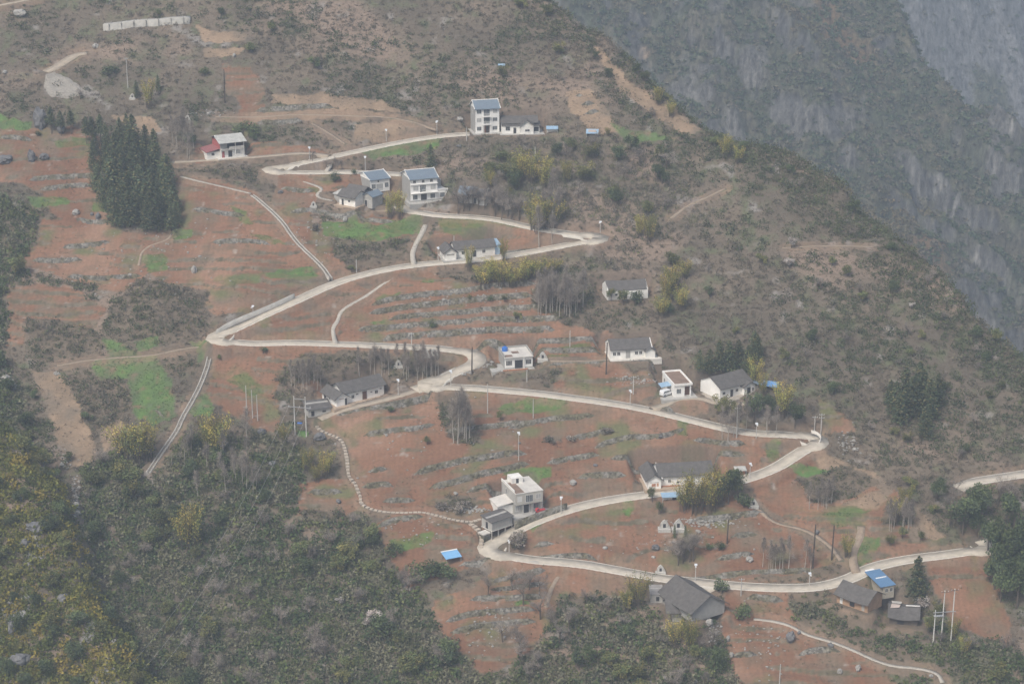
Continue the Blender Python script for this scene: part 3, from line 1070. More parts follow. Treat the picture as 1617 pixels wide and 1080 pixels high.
fn = far_m.node_tree
pbn = fn.nodes['Principled BSDF']
s0 = pbn.inputs['Base Color'].links[0].from_socket
tcn = fn.nodes.new('ShaderNodeTexCoord')
mpn = fn.nodes.new('ShaderNodeMapping')
mpn.inputs['Scale'].default_value = (.30, .22, .07)
mpn.inputs['Rotation'].default_value = (0, .35, 0)
fn.links.new(tcn.outputs['Object'], mpn.inputs['Vector'])
nn = fn.nodes.new('ShaderNodeTexNoise')
nn.inputs['Scale'].default_value = 1.0
nn.inputs['Detail'].default_value = 9
nn.inputs['Roughness'].default_value = .72
fn.links.new(mpn.outputs[0], nn.inputs['Vector'])
mrn = fn.nodes.new('ShaderNodeMapRange')
mrn.inputs['From Min'].default_value = .36
mrn.inputs['From Max'].default_value = .64
mrn.inputs['To Min'].default_value = .35
mrn.inputs['To Max'].default_value = 1.6
fn.links.new(nn.outputs['Fac'], mrn.inputs['Value'])
mxn = fn.nodes.new('ShaderNodeMix')
mxn.data_type = 'RGBA'
mxn.blend_type = 'MULTIPLY'
mxn.inputs[0].default_value = 1
fn.links.new(s0, mxn.inputs[6])
fn.links.new(mrn.outputs[0], mxn.inputs[7])
fn.links.new(mxn.outputs[2], pbn.inputs['Base Color'])
bpn = [q for q in fn.nodes if q.type == 'BUMP'][0]
bpn.inputs['Distance'].default_value = 2.5
bpn.inputs['Strength'].default_value = 1.0
fn.links.new(nn.outputs['Fac'], bpn.inputs['Height'])


def grid_mesh(name, gx_, gy_, gz_, c, m, cut=None):
    jj, ii = gx_.shape
    ix = np.arange(gx_.size).reshape(jj, ii)
    q = np.stack([ix[:-1, :-1].ravel(), ix[:-1, 1:].ravel(), ix[1:, 1:].ravel(), ix[1:, :-1].ravel()], 1)
    me_ = mesh_np(name, np.stack([gx_.ravel(), gy_.ravel(), gz_.ravel()], 1), q, c.reshape(-1, 3), 'POINT', 'earth')
    return link_mesh(name, me_, m, kind='structure')


grid_mesh('mountain', FGX, FGY, FZ, fc, far_m)


def cliff_z(x, y):
    z = -322 + 1.5 * (y - 1600) - .25 * (x - 385)
    b = y * .7 + x
    z = z + (fbm(x, y, 70, 4, 181) - .5) * 60 + (fbm(x, b * 0, 26, 2, 187) - .5) * 10 + (fbm(x, y, 12, 3, 191) - .5) * 7
    return z


CX = np.arange(120, 900, 2.4)
CY = np.arange(1400, 2050, 2.4)
CGX, CGY = np.meshgrid(CX, CY)
CZ = cliff_z(CGX, CGY)
r2 = fbm(CGX + CGY * .5, CGX * .2, 9, 3, 193)
cc = lerp(C(.11, .115, .12), C(.19, .19, .19), (r2 - .3) * 2.4)
vegc = sstep(.50, .58, fbm(CGX, CGY, 45, 5, 197))
cc = lerp(cc, C(.09, .095, .06), vegc)
grid_mesh('cliff', CGX, CGY, CZ, cc, far_m)
# valley floor far below, closing the gorge
mb = MB()
mb.add([(-900, -60, -560), (1500, -60, -560), (1500, 2400, -560), (-900, 2400, -560)], [(0, 1, 2, 3)])
mb.build('valley_floor', mat('valley_ground', (.10, .10, .07), .95, .3, .02), kind='structure')
# ------------------------------------------------------------------ labels: each thing is described by its look and its nearest landmark
LANDMARKS = [
    ('the three-storey white house', 766, 190), ('the white villa', 665, 300), ('the red-walled house', 352, 235), ('the cypress grove', 215, 285),
    ('the zigzag dirt track', 100, 100), ('the left road hairpin', 355, 535), ('the middle road hairpin', 735, 570), ('the upper right road hairpin', 938, 373),
    ('the house with blue water tank', 815, 567), ('the long dark-roofed farmhouse', 560, 622), ('the white house with a van', 1068, 612),
    ('the big white-gabled house', 1142, 610), ('the lone white hillside house', 985, 462), ('the white house on a ledge', 993, 553),
    ('the right road hairpin', 1283, 692), ('the farmhouse behind bamboo', 1065, 755), ('the two-storey concrete house', 822, 785),
    ('the bottom road hairpin', 785, 872), ('the small blue canopy', 717, 883), ('the big grey-roofed hall', 1085, 940), ('the blue-roofed shed', 1390, 922),
    ('the sagging barn', 1430, 970), ('the long grey retaining wall', 232, 38), ('the roadside row of white rooms', 745, 397),
    ('the uppermost road hairpin', 432, 270), ('the curving white side road', 1560, 757), ('the drainage channel below the track', 460, 370),
    ('the bright green left meadow', 240, 630), ('the stepped path', 548, 730), ('the crescent ploughed field', 100, 650),
]
REG = []


def reg(o, look, u, v):
    """remember a thing; finish_labels() gives it its own label"""
    REG.append((o, look, u, v))
    return o


ORD = ['', 'second ', 'third ', 'fourth ', 'fifth ', 'sixth ', 'seventh ', 'eighth ', 'ninth ', 'tenth ', 'eleventh ', 'twelfth ', 'thirteenth ', 'fourteenth ', 'fifteenth ', 'sixteenth ']


def finish_labels():
    keys = {}
    for o, look, u, v in REG:
        best = min(LANDMARKS, key=lambda l: math.hypot(l[1] - u, (l[2] - v) * 1.3))
        dx, dy = u - best[1], v - best[2]
        if abs(dx) > 1.2 * abs(dy):
            rel = 'left of' if dx < 0 else 'right of'
        else:
            rel = 'above' if dy < 0 else 'below'
        keys.setdefault((look, rel, best[0]), []).append((math.hypot(dx, dy), o))
    for (look, rel, lm), items in keys.items():
        items.sort(key=lambda t: t[0])
        for i, (d, o) in enumerate(items):
            if len(items) == 1:
                o['label'] = f'{look} {rel} {lm}'
            else:
                o['label'] = f'{look}, {ORD[min(i, 15)]}nearest {rel} {lm}'


# ------------------------------------------------------------------ dry stone terrace walls
STONE = stone_mat('dry_stone', (.21, .20, .18), 1.9)
rngw = np.random.RandomState(4)
for (h, p), (h0, px) in zip(wall_lines, WALLS):
    q = resample(p, .55)
    n = len(q)
    jit = (vnoise(q[:, 0], q[:, 1], 1.3, 203) - .5) * .5
    f = q[:, 1] - .28 + jit * .4
    bk = q[:, 1] + .22 + jit * .4
    zt = sample(H, q[:, 0], q[:, 1] + .7) + .06 + jit * .2
    zb = sample(H, q[:, 0], q[:, 1] - .8) - .25
    zt = np.maximum(zt, zb + .35)
    t = np.minimum(np.arange(n), np.arange(n)[::-1]) * .55
    zt = zb + (zt - zb) * np.clip(.3 + t / 3, 0, 1)
    V = np.concatenate([np.c_[q[:, 0], f, zb], np.c_[q[:, 0], f + .1, zt], np.c_[q[:, 0], bk, zt], np.c_[q[:, 0], bk, zb]])
    k = np.arange(n - 1)
    Fs = [np.stack([k + a * n, k + 1 + a * n, k + 1 + (a + 1) * n, k + (a + 1) * n], 1) for a in (0, 1, 2)]
    Fs = np.concatenate(Fs + [np.array([[0, n, 2 * n, 3 * n], [n - 1, 4 * n - 1, 3 * n - 1, 2 * n - 1]])])
    o = link_mesh('terrace_wall', mesh_np('terrace_wall', V, Fs), STONE, cat='stone wall', group='dry stone terrace walls')
    mid = px[len(px) // 2]
    reg(o, 'grey dry stone terrace wall', *mid)
# ------------------------------------------------------------------ vegetation shapes
RV = np.random.RandomState(20)


def tri_cloud(c, size, up=0.0, rs=RV):
    """one randomly turned triangle at each centre c (N,3); size (N,)"""
    n = len(c)
    a = rs.normal(size=(n, 3))
    a[:, 2] *= (1 - up)
    a /= np.linalg.norm(a, axis=1)[:, None]
    b = np.cross(a, rs.normal(size=(n, 3)))
    b /= np.linalg.norm(b, axis=1)[:, None] + 1e-9
    s = np.asarray(size)[:, None]
    return np.stack([c + a * s, c - a * s * .5 + b * s * .8, c - a * s * .5 - b * s * .8], 1)


def twig_cloud(p0, p1, w, rs=RV):
    """thin triangles from p0 to p1"""
    d = p1 - p0
    b = np.cross(d, rs.normal(size=d.shape))
    b /= np.linalg.norm(b, axis=1)[:, None] + 1e-9
    w = np.asarray(w)
    w = w[:, None] if w.ndim else w
    return np.stack([p0 + b * w, p0 - b * w, p1], 1)


def tri_mesh(name, T, cols=None):
    n = len(T)
    return mesh_np(name, T.reshape(-1, 3), np.arange(n * 3).reshape(n, 3), cols, 'FACE', 'tint')


LEAF = mat('leaves', (.1, .1, .05), .85, 0, attr='tint', spec=.12)
TWIG = mat('twigs', (.1, .1, .05), .9, 0, attr='tint', spec=.08)
BARK = mat('bark', (.13, .105, .085), .95, .3, 2.0)
PALEBARK = mat('pale_bark', (.40, .37, .33), .95, .25, 2.0)
for mm, amt in ((LEAF, .35), (TWIG, .25)):      # every plant a little lighter or darker than its neighbour
    t_ = mm.node_tree
    oi = t_.nodes.new('ShaderNodeObjectInfo')
    r_ = t_.nodes.new('ShaderNodeMapRange')
    r_.inputs['To Min'].default_value = 1 - amt
    r_.inputs['To Max'].default_value = 1 + amt
    t_.links.new(oi.outputs['Random'], r_.inputs['Value'])
    x_ = t_.nodes.new('ShaderNodeMix')
    x_.data_type = 'RGBA'
    x_.blend_type = 'MULTIPLY'
    x_.inputs[0].default_value = 1
    b_ = t_.nodes['Principled BSDF']
    t_.links.new(b_.inputs['Base Color'].links[0].from_socket, x_.inputs[6])
    t_.links.new(r_.outputs[0], x_.inputs[7])
    t_.links.new(x_.outputs[2], b_.inputs['Base Color'])


def tints(n, pal, rs, jit=.18):
    pal = np.asarray(pal)
    c = pal[rs.randint(0, len(pal), n)]
    return np.clip(c * (1 + (rs.rand(n, 1) - .5) * 2 * jit), .01, .9)


def blob_pts(n, rs, lumps, rx, rz, zc):
    """points spread through several overlapping lumps"""
    k = rs.randint(0, len(lumps), n)
    L = lumps[k]
    d = rs.normal(size=(n, 3))
    d /= np.linalg.norm(d, axis=1)[:, None]
    r = rs.rand(n, 1) ** .45
    return L[:, :3] + d * r * L[:, 3:4], k


def make_broadleaf(seed, pal, pal_hi):
    """height 1 tree with lumpy crown"""
    rs = np.random.RandomState(seed)
    nl = 9 + seed % 4
    a = rs.rand(nl) * 6.28
    r = rs.rand(nl) ** .6 * .30
    L = np.stack([np.cos(a) * r, np.sin(a) * r, .42 + rs.rand(nl) * .40, .12 + rs.rand(nl) * .10], 1)
    P, k = blob_pts(1300, rs, L, 0, 0, 0)
    T = tri_cloud(P, .018 + rs.rand(len(P)) * .022, rs=rs)
    lumpc = tints(nl, pal, rs, .25)
    c = lumpc[k]
    hi = rs.rand(len(P)) < .25
    c[hi] = tints(hi.sum(), pal_hi, rs)
    mb = MB()
    mb.tube([(0, 0, -.05), (.01, 0, .2), (0, .02, .5), (.02, 0, .72)], [.026, .02, .014, .006], 6)
    for i in range(5):
        e = L[i]
        mb.tube([(0, 0, .22 + .04 * i), (e[0] * .6, e[1] * .6, e[2] * .85), (e[0], e[1], e[2])], [.010, .007, .003], 4)
    return tri_mesh('crown', T, c), mb.mesh('trunk')


def make_bush(seed, pal, n=500):
    rs = np.random.RandomState(seed)
    nl = 6
    a = rs.rand(nl) * 6.28
    r = rs.rand(nl) ** .5 * .33
    L = np.stack([np.cos(a) * r, np.sin(a) * r, .25 + rs.rand(nl) * .4, .2 + rs.rand(nl) * .15], 1)
    P, k = blob_pts(n, rs, L, 0, 0, 0)
    T = tri_cloud(P, .03 + rs.rand(len(P)) * .04, rs=rs)
    mb = MB()
    for i in range(4):
        e = L[i]
        mb.tube([(0, 0, -.08), (e[0] * .5, e[1] * .5, .2), (e[0], e[1], e[2])], [.03, .02, .008], 4)
    return tri_mesh('crown', T, tints(len(P), pal, rs, .25)), mb.mesh('trunk')


def make_conifer(seed, pal, bare=.12):
    rs = np.random.RandomState(seed)
    out = []
    col_ = []
    tiers = 26
    for i in range(tiers):
        t = i / (tiers - 1)
        z = bare + (1 - bare) * t
        R = .18 * (1 - t) ** .52 * (0.85 + .3 * rs.rand()) + .008
        nb = int(9 * (1 - t) + 4)
        a0 = rs.rand() * 6.28
        for j in range(nb):
            a = a0 + 6.28 * j / nb + rs.rand() * .5
            rr = R * (.7 + .45 * rs.rand())
            m = 6
            s = (np.arange(m) + rs.rand(m)) / m
            P = np.stack([np.cos(a) * rr * s, np.sin(a) * rr * s, z - .25 * rr * s + rs.normal(size=m) * .008], 1)
            out.append(tri_cloud(P, .014 + rs.rand(m) * .016, rs=rs))
            col_.append(tints(m, pal, rs, .3))
    mb = MB()
    mb.tube([(0, 0, -.04), (0, 0, .4), (0, 0, .97)], [.013, .009, .002], 6)
    return tri_mesh('crown', np.concatenate(out), np.concatenate(col_)), mb.mesh('trunk')


def grow(rs, p, d, ln, r, lev, segs):
    """recursive limbs -> list of (p0,p1,r0,r1,level)"""
    q = p + d * ln
    segs.append((p, q, r, r * .6, lev))
    if lev >= 4:
        return
    nb = [0, 5, 4, 4][lev] if lev else 1
    if lev == 0:
        nb = 6
    for i in range(nb):
        t = .45 + .55 * rs.rand() if lev == 0 else .3 + .7 * rs.rand()
        nd = d * (.75 if lev else .8) + rs.normal(size=3) * (.42 if lev else .45)
        nd[2] = abs(nd[2]) + .15
        nd /= np.linalg.norm(nd)
        grow(rs, p + (q - p) * t, nd, ln * (.42 + .2 * rs.rand()), r * .45, lev + 1, segs)


def make_bare(seed, tw, slim=False):
    rs = np.random.RandomState(seed)
    segs = []
    if slim:
        base = np.array([0, 0, 0.])
        segs.append((np.array([0, 0, -.05]), np.array([rs.normal() * .02, rs.normal() * .02, .95]), .012, .003, 0))
        for i in range(26):
            t = .35 + .62 * rs.rand()
            nd = rs.normal(size=3) * .5
            nd[2] = abs(nd[2]) * .6 + .7
            nd /= np.linalg.norm(nd)
            p = segs[0][0] * (1 - t) + segs[0][1] * t
            grow(rs, p, nd, .22 * (1.15 - t), .004, 2, segs)
    else:
        grow(rs, np.array([0, 0, -.05]), np.array([rs.normal() * .05, rs.normal() * .05, 1.]), .55, .022, 0, segs)
    mb = MB()
    T = []
    for p, q, r0, r1, lv in segs:
        if lv <= 1:
            mb.tube([tuple(p), tuple((p + q) / 2 + rs.normal(size=3) * .008), tuple(q)], [r0, (r0 + r1) / 2, r1], 5)
        else:
            T.append(twig_cloud(p[None], q[None], max(r0 * .9, .0022), rs))
            n = 3 if lv < 4 else 2
            e = q[None] + (rs.normal(size=(n, 3)) * .05 + np.array([0, 0, .04]))
            T.append(twig_cloud(np.repeat(q[None], n, 0), e, .0016, rs))
    T = np.concatenate(T)
    return tri_mesh('crown', T, tints(len(T), tw, rs, .2)), mb.mesh('trunk')


def make_bamboo(seed, pal, culms=26):
    rs = np.random.RandomState(seed)
    mb = MB()
    T, c = [], []
    for i in range(culms):
        a, r = rs.rand() * 6.28, rs.rand() ** .6 * .14
        x, y = np.cos(a) * r, np.sin(a) * r
        h = .65 + rs.rand() * .35
        lean = .08 + .26 * rs.rand()
        a2 = a + rs.normal() * .5
        pts = [(x + np.cos(a2) * lean * t ** 2.2, y + np.sin(a2) * lean * t ** 2.2, h * t * (1 - .07 * t * t)) for t in np.linspace(0, 1, 6)]
        mb.tube([(x, y, -.05)] + pts[1:], [.006, .006, .005, .005, .004, .002], 4)
        pts = np.array(pts)
        m = 75
        t = .25 + .75 * rs.rand(m) ** .75
        P = np.stack([np.interp(t, np.linspace(0, 1, 6), pts[:, k]) for k in range(3)], 1)
        P += rs.normal(size=(m, 3)) * np.array([.038, .038, .024])
        T.append(tri_cloud(P, .010 + rs.rand(m) * .013, rs=rs))
        cc_ = tints(1, pal, rs, .25) * (1 + (rs.rand(m, 1) - .5) * .5)
        c.append(cc_)
    return tri_mesh('crown', np.concatenate(T), np.clip(np.concatenate(c), .01, .9)), mb.mesh('trunk')


DKG = [(.075, .105, .050), (.09, .12, .052), (.07, .095, .052)]
MDG = [(.105, .135, .055), (.12, .145, .06)]
OLV = [(.17, .17, .065), (.21, .19, .07), (.135, .145, .06)]
CONI = [(.085, .115, .06), (.105, .13, .06), (.165, .15, .07), (.07, .10, .058)]
GREY = [(.27, .24, .21), (.33, .29, .255), (.23, .195, .17)]
BAMB = [(.34, .30, .075), (.26, .26, .075), (.42, .33, .095), (.17, .20, .065)]
BLOS = [(.60, .56, .53), (.52, .46, .43), (.28, .24, .21)]
PROTO = {
    'broadleaf_tree': [make_broadleaf(s, DKG, MDG) for s in range(5)],
    'olive_tree': [make_broadleaf(s + 30, MDG + OLV, OLV) for s in range(4)],
    'conifer': [make_conifer(s + 50, CONI) for s in range(5)],
    'tall_conifer': [make_conifer(s + 60, CONI, .45) for s in range(3)],
    'bare_tree': [make_bare(s + 70, GREY) for s in range(6)],
    'slim_bare_tree': [make_bare(s + 80, GREY, True) for s in range(6)],
    'bamboo_clump': [make_bamboo(s + 90, BAMB) for s in range(5)],
    'bush': [make_bush(s + 100, DKG + MDG) for s in range(4)],
    'yellow_bush': [make_bush(s + 110, OLV) for s in range(3)],
    'grey_bush': [make_bush(s + 120, GREY + [(.12, .11, .07)], 650) for s in range(3)],
    'blossom_tree': [make_broadleaf(s + 130, BLOS, BLOS) for s in range(2)],
}
for k, v in PROTO.items():
    for cr, tr in v:
        cr.materials.append(LEAF if k not in ('bare_tree', 'slim_bare_tree') else TWIG)
        tr.materials.append(PALEBARK if k in ('slim_bare_tree',) else BARK)
CATS = {'broadleaf_tree': 'tree', 'olive_tree': 'tree', 'conifer': 'conifer', 'tall_conifer': 'conifer', 'bare_tree': 'bare tree', 'slim_bare_tree': 'bare tree',
        'bamboo_clump': 'bamboo', 'bush': 'bush', 'yellow_bush': 'bush', 'grey_bush': 'bush', 'blossom_tree': 'blossom tree'}
NAMES = {'olive_tree': 'broadleaf_tree', 'tall_conifer': 'conifer_tree', 'conifer': 'conifer_tree', 'slim_bare_tree': 'bare_tree', 'yellow_bush': 'bush', 'grey_bush': 'bush'}
rt = random.Random(8)
occupied = []


def plant(kind, x, y, h, wide=1.0, sink=0.0, **kw):
    cr, tr = rt.choice(PROTO[kind])
    z = ground(x, y) - sink
    root = empty(NAMES.get(kind, kind), (x, y, z), rt.uniform(0, 6.28), cat=CATS[kind], **kw)
    root.scale = (h * wide, h * wide, h)
    link_mesh('trunk', tr, None, root)
    link_mesh('crown', cr, None, root)
    return root


def plant_px(kind, u, v, hpx, wide=1.0, look=None, group=None, label=None):
    x, y, z = at(u, v)
    s = F_PX / math.sqrt(x * x + y * y + z * z)
    h = hpx / s * 1.06 * rt.uniform(.92, 1.08)
    o = plant(kind, x, y, h, wide, group=group, label=label)
    if look:
        reg(o, look, u, v)
    return o


# ------------------------------------------------------------------ trees one can tell apart
GROVE = 'dark cypresses of the grove beside the left fields'
grove = [(150, 300), (150, 215), (180, 205), (215, 240), (250, 270), (278, 300), (278, 345), (255, 362), (185, 365), (170, 330)]
gp = np.array(grove)
done = []
tries = 0
while len(done) < 58 and tries < 4000:
    tries += 1
    u, v = rt.uniform(145, 280), rt.uniform(215, 366)
    if not inpoly(np.array([u]), np.array([v]), [(142, 245), (160, 228), (208, 232), (250, 264), (284, 318), (282, 366), (180, 369), (158, 320)])[0]:
        continue
    if any(abs(u - a) < 8 and abs(v - b) < 8 for a, b in done):
        continue
    done.append((u, v))
    plant_px('conifer', u, v, rt.uniform(36, 58) if u > 200 or v > 280 else rt.uniform(34, 50), rt.uniform(1.35, 2.0), group=GROVE, label='dark green cypress in the dense grove beside the left red fields')
for u, v, h in [(82, 212, 40), (97, 215, 38), (113, 212, 38), (137, 228, 42), (147, 234, 46), (160, 232, 48)]:
    plant_px('tall_conifer', u, v, h, 1.25, 'slender dark conifer with bare lower trunk', 'slender conifers beside the grove')
for u, v, h, w in [(1447, 945, 68, 1.5), (680, 268, 38, 1.5), (216, 155, 24, 1.3), (250, 145, 26, 1.3)]:
    plant_px('conifer', u, v, h, w, 'dark green pointed conifer', 'lone conifers')
for u, v, h in [(1413, 655, 50), (1428, 640, 55), (1440, 660, 62), (1455, 645, 60), (1466, 662, 66), (1450, 630, 60), (1480, 640, 50), (1405, 640, 40), (1420, 670, 48), (1460, 690, 50)]:
    plant_px('conifer', u, v, h, 1.7, group='conifers on the right slope', label='dark conifer of the cluster on the brown right slope')
for u, v, h in [(1120, 590, 42), (1135, 585, 48), (1150, 592, 50), (1165, 588, 48), (1105, 585, 34), (1180, 590, 42), (1195, 570, 40), (1190, 565, 44)]:
    plant_px('conifer', u, v, h, 1.6, group='conifers behind the white-gabled house', label='dark conifer standing behind the big white-gabled house')
for u, v, h in [(1570, 905, 95), (1595, 920, 105), (1612, 900, 110), (1625, 940, 105), (1580, 950, 80), (1605, 960, 85), (1560, 870, 60), (1545, 850, 60), (1600, 850, 80), (1625, 830, 70), (1570, 930, 80)]:
    plant_px('broadleaf_tree', u, v, h * .9, .8, group='dense trees at the right edge', label='tall dense green tree at the right edge beside the road end')
for u, v, h in [(1500, 830, 55), (1520, 842, 60), (1530, 815, 50), (1550, 825, 55), (1480, 790, 45), (1505, 800, 50), (1575, 800, 50), (1600, 800, 45)]:
    plant_px(rt.choice(['broadleaf_tree', 'bare_tree']), u, v, h, 1.0, group='trees between the road end and the white side road', label='grey-green tree between the road end and the white side road')
BG = 'bamboo clumps among the houses'
for u, v, h, w in [(345, 720, 70, .9), (330, 716, 62, .9), (218, 730, 76, 1.1), (198, 726, 64, 1.1), (234, 726, 60, .9), (305, 868, 78, .9), (292, 862, 60, .9), (857, 362, 66, .9), (838, 290, 60, .9), (860, 300, 56, .8), (820, 285, 52, .8),
                   (773, 300, 40, .7), (790, 450, 40, 1.5), (825, 446, 40, 1.5), (765, 452, 38, 1.4), (858, 440, 36, 1.5), (808, 452, 36, 1.6), (843, 440, 34, 1.5), (780, 440, 34, 1.5), (875, 432, 26, 1.6), (845, 365, 56, 1.1), (872, 360, 50, 1.1), (1080, 440, 34, 1.2), (1060, 460, 44, 1.1), (1045, 500, 34, 1.2), (1080, 805, 62, .9), (1100, 808, 75, .95), (1122, 808, 72, .9), (1140, 795, 66, .85), (1065, 1022, 62, .75),
                   (1088, 1030, 70, .75), (1008, 958, 62, .85), (990, 965, 45, .8), (1236, 660, 64, .85), (1190, 612, 54, .7), (1052, 478, 52, .9), (1075, 490, 46, .9), (1025, 382, 48, .8), (1010, 375, 40, .7), (1338, 880, 40, .8),
                   (796, 412, 36, .7), (740, 425, 38, .7), (632, 345, 48, .7), (615, 345, 46, .7), (1505, 1010, 40, .9), (1520, 1035, 36, .8), (1040, 165, 30, .9), (1060, 185, 30, .9), (1145, 250, 38, .9), (1165, 258, 34, .9),
                   (515, 752, 42, 1.1), (485, 745, 40, 1.0), (450, 700, 36, 1.0), (1430, 805, 42, .9), (1415, 820, 40, 1.0), (895, 290, 40, .8), (960, 215, 16, 1.1), (235, 172, 45, .7), (500, 760, 30, 1.), (1205, 625, 40, .7)]:
    plant_px('bamboo_clump', u, v, h, w, 'yellow-green bamboo clump', BG)
for u, v, h, w, k in [(1170, 978, 30, 1.0, 'bush'), (300, 0, 1, 1, None), (685, 910, 36, 1.3, 'bush'), (660, 918, 34, 1.2, 'bush'), (708, 912, 30, 1.2, 'bush'), (1030, 792, 26, .9, 'olive_tree'), (1040, 812, 22, .9, 'olive_tree'), (684, 517, 14, 1.2, 'bush'), (817, 510, 22, 1.0, 'olive_tree'),
                      (773, 476, 12, 1.1, 'bush'), (797, 478, 14, 1.1, 'olive_tree'), (742, 476, 12, 1.0, 'olive_tree'), (416, 557, 12, 1.2, 'bush'), (347, 570, 12, .8, 'olive_tree'), (615, 651, 14, 1.2, 'bush'), (1065, 850, 24, .8, 'conifer'), (1082, 850, 22, .8, 'conifer'),
                      (1122, 868, 12, 1.1, 'bush'), (1136, 869, 18, 1.0, 'bush'), (1425, 850, 20, 1.0, 'olive_tree'), (1405, 862, 18, 1.2, 'olive_tree'), (1453, 855, 18, 1.0, 'olive_tree'), (1140, 935, 26, 1.2, 'bush'), (380, 212, 24, 1.5, 'bush'), (400, 214, 20, 1.6, 'bush'),
                      (675, 702, 14, 1.1, 'olive_tree'), (790, 665, 16, 1.0, 'olive_tree'), (530, 285, 14, 1.5, 'bush'), (560, 275, 10, 1.3, 'bush'), (500, 365, 16, 1., 'grey_bush'), (555, 430, 14, 1.3, 'olive_tree'), (700, 802, 14, 2., 'grey_bush'), (735, 800, 16, 2.0, 'grey_bush'), (720, 806, 12, 2.2, 'grey_bush'),
                      (820, 865, 30, 1.1, 'grey_bush'), (868, 700, 12, 1.7, 'grey_bush'), (905, 695, 10, 2.0, 'grey_bush'), (955, 685, 10, 2.5, 'grey_bush'), (170, 120, 20, 1.4, 'bush'), (168, 332, 14, 1.2, 'bush'), (60, 215, 10, 1.2, 'bush'), (965, 475, 22, 1., 'olive_tree'), (985, 482, 24, 1.2, 'olive_tree'), (1005, 480, 22, 1.2, 'bush'), (1140, 660, 40, .9, 'olive_tree'), (1190, 668, 50, .9, 'broadleaf_tree'), (1215, 660, 44, .9, 'broadleaf_tree'), (1160, 665, 34, .9, 'olive_tree'), (1255, 675, 40, 1., 'broadleaf_tree'),
                      (1150, 795, 60, .8, 'broadleaf_tree'), (1165, 790, 52, .8, 'olive_tree'), (1110, 800, 40, 1.1, 'broadleaf_tree'), (1175, 800, 30, 1.2, 'bush'), (1085, 800, 24, 1.4, 'bush'), (560, 866, 24, 1.6, 'broadleaf_tree'), (590, 868, 26, 1.4, 'broadleaf_tree'), (620, 880, 28, 1.2, 'bush'), (1465, 1000, 30, 1, 'olive_tree')]:
    if k:
        looks = {'bush': 'round dark green bush', 'olive_tree': 'small olive green tree', 'conifer': 'small dark pointed cypress', 'grey_bush': 'low tangle of grey bare brush', 'broadleaf_tree': 'dark leafy evergreen tree'}
        plant_px(k, u, v, h, w, looks[k], {'bush': 'bushes around the fields', 'grey_bush': 'brush tangles on the terraces'}.get(k, 'small trees around the fields'))
for u, v, h in [(592, 985, 26), (580, 990, 18), (536, 955, 14), (1455, 965, 22), (1250, 392, 18), (1246, 424, 16), (1440, 488, 10)]:
    plant_px('blossom_tree', u, v, h, 1.2, 'small tree in pale pink blossom', 'blossoming trees')

# rows and groups of bare trees
def bare_group(n, poly, h0, h1, label, group, kind='slim_bare_tree', sep=4, wide=1.0):
    pts = []
    us, vs = [p[0] for p in poly], [p[1] for p in poly]
    t = 0
    while len(pts) < n and t < 3000:
        t += 1
        u, v = rt.uniform(min(us), max(us)), rt.uniform(min(vs), max(vs))
        if not inpoly(np.array([u]), np.array([v]), poly)[0] or any(abs(u - a) + abs(v - b) < sep for a, b in pts):
            continue
        pts.append((u, v))
        plant_px(kind, u, v, rt.uniform(h0, h1), wide, group=group, label=label)


bare_group(27, [(833, 490), (845, 478), (925, 478), (930, 505), (840, 505)], 48, 64, 'slim bare tree in the stand above the ploughed terraces', 'bare tree stand above the terraces')
bare_group(7, [(700, 690), (740, 685), (745, 700), (705, 705)], 66, 84, 'slim bare tree in the grey clump below the road junction', 'bare trees below the road junction')
bare_group(12, [(455, 608), (505, 600), (510, 615), (460, 622)], 34, 48, 'slim bare tree behind the outbuilding of the long farmhouse', 'bare trees behind the outbuilding')
bare_group(22, [(560, 596), (640, 578), (712, 584), (680, 600), (640, 602)], 36, 52, 'slim bare tree on the bank behind the long farmhouse', 'bare trees behind the long farmhouse')
bare_group(9, [(1130, 690), (1220, 672), (1225, 690), (1150, 700)], 46, 60, 'slim bare tree below the big white-gabled house', 'bare trees below the gabled house')
bare_group(16, [(255, 720), (400, 700), (420, 790), (300, 800)], 40, 60, 'pale bare tree beside the lower end of the channel', 'bare trees beside the channel')
bare_group(9, [(845, 395), (880, 385), (900, 300), (860, 330)], 50, 66, 'bare tree on the bank above the upper right road hairpin', 'bare trees above the upper right hairpin')
bare_group(10, [(270, 250), (275, 215), (310, 220), (300, 255)], 34, 46, 'slim bare tree between the grove and the red-walled house', 'bare trees beside the red-walled house')
bare_group(10, [(1190, 895), (1290, 895), (1280, 905), (1190, 905)], 38, 54, 'slim bare tree on the verge of the lower road', 'bare trees on the lower road verge')
bare_group(8, [(1262, 800), (1330, 790), (1330, 800), (1275, 808)], 34, 46, 'slim bare tree on the brush mound near the right hairpin', 'bare trees on the brush mound')
bare_group(10, [(1400, 835), (1440, 830), (1440, 838), (1405, 840)], 38, 50, 'bare tree on the second brush mound', 'bare trees on the second brush mound', sep=3)
bare_group(7, [(1065, 880), (1100, 875), (1100, 895), (1070, 895)], 36, 56, 'pale spreading bare tree below the twin tombs', 'bare trees below the twin tombs', 'bare_tree')
bare_group(14, [(720, 320), (840, 330), (830, 350), (720, 345)], 30, 50, 'grey bare tree beside the half-hidden house', 'bare trees by the half-hidden house', 'bare_tree', sep=9)
bare_group(6, [(480, 250), (560, 265), (520, 275)], 14, 22, 'small bare tree between the upper road and the track', 'bare trees between upper road and track', 'bare_tree', sep=9)
bare_group(12, [(760, 900), (850, 930), (900, 1000), (860, 1060), (780, 1060)], 34, 54, 'grey bare tree at the edge of the lower wood', 'bare trees at the wood edge', 'bare_tree', sep=12, wide=1.2)

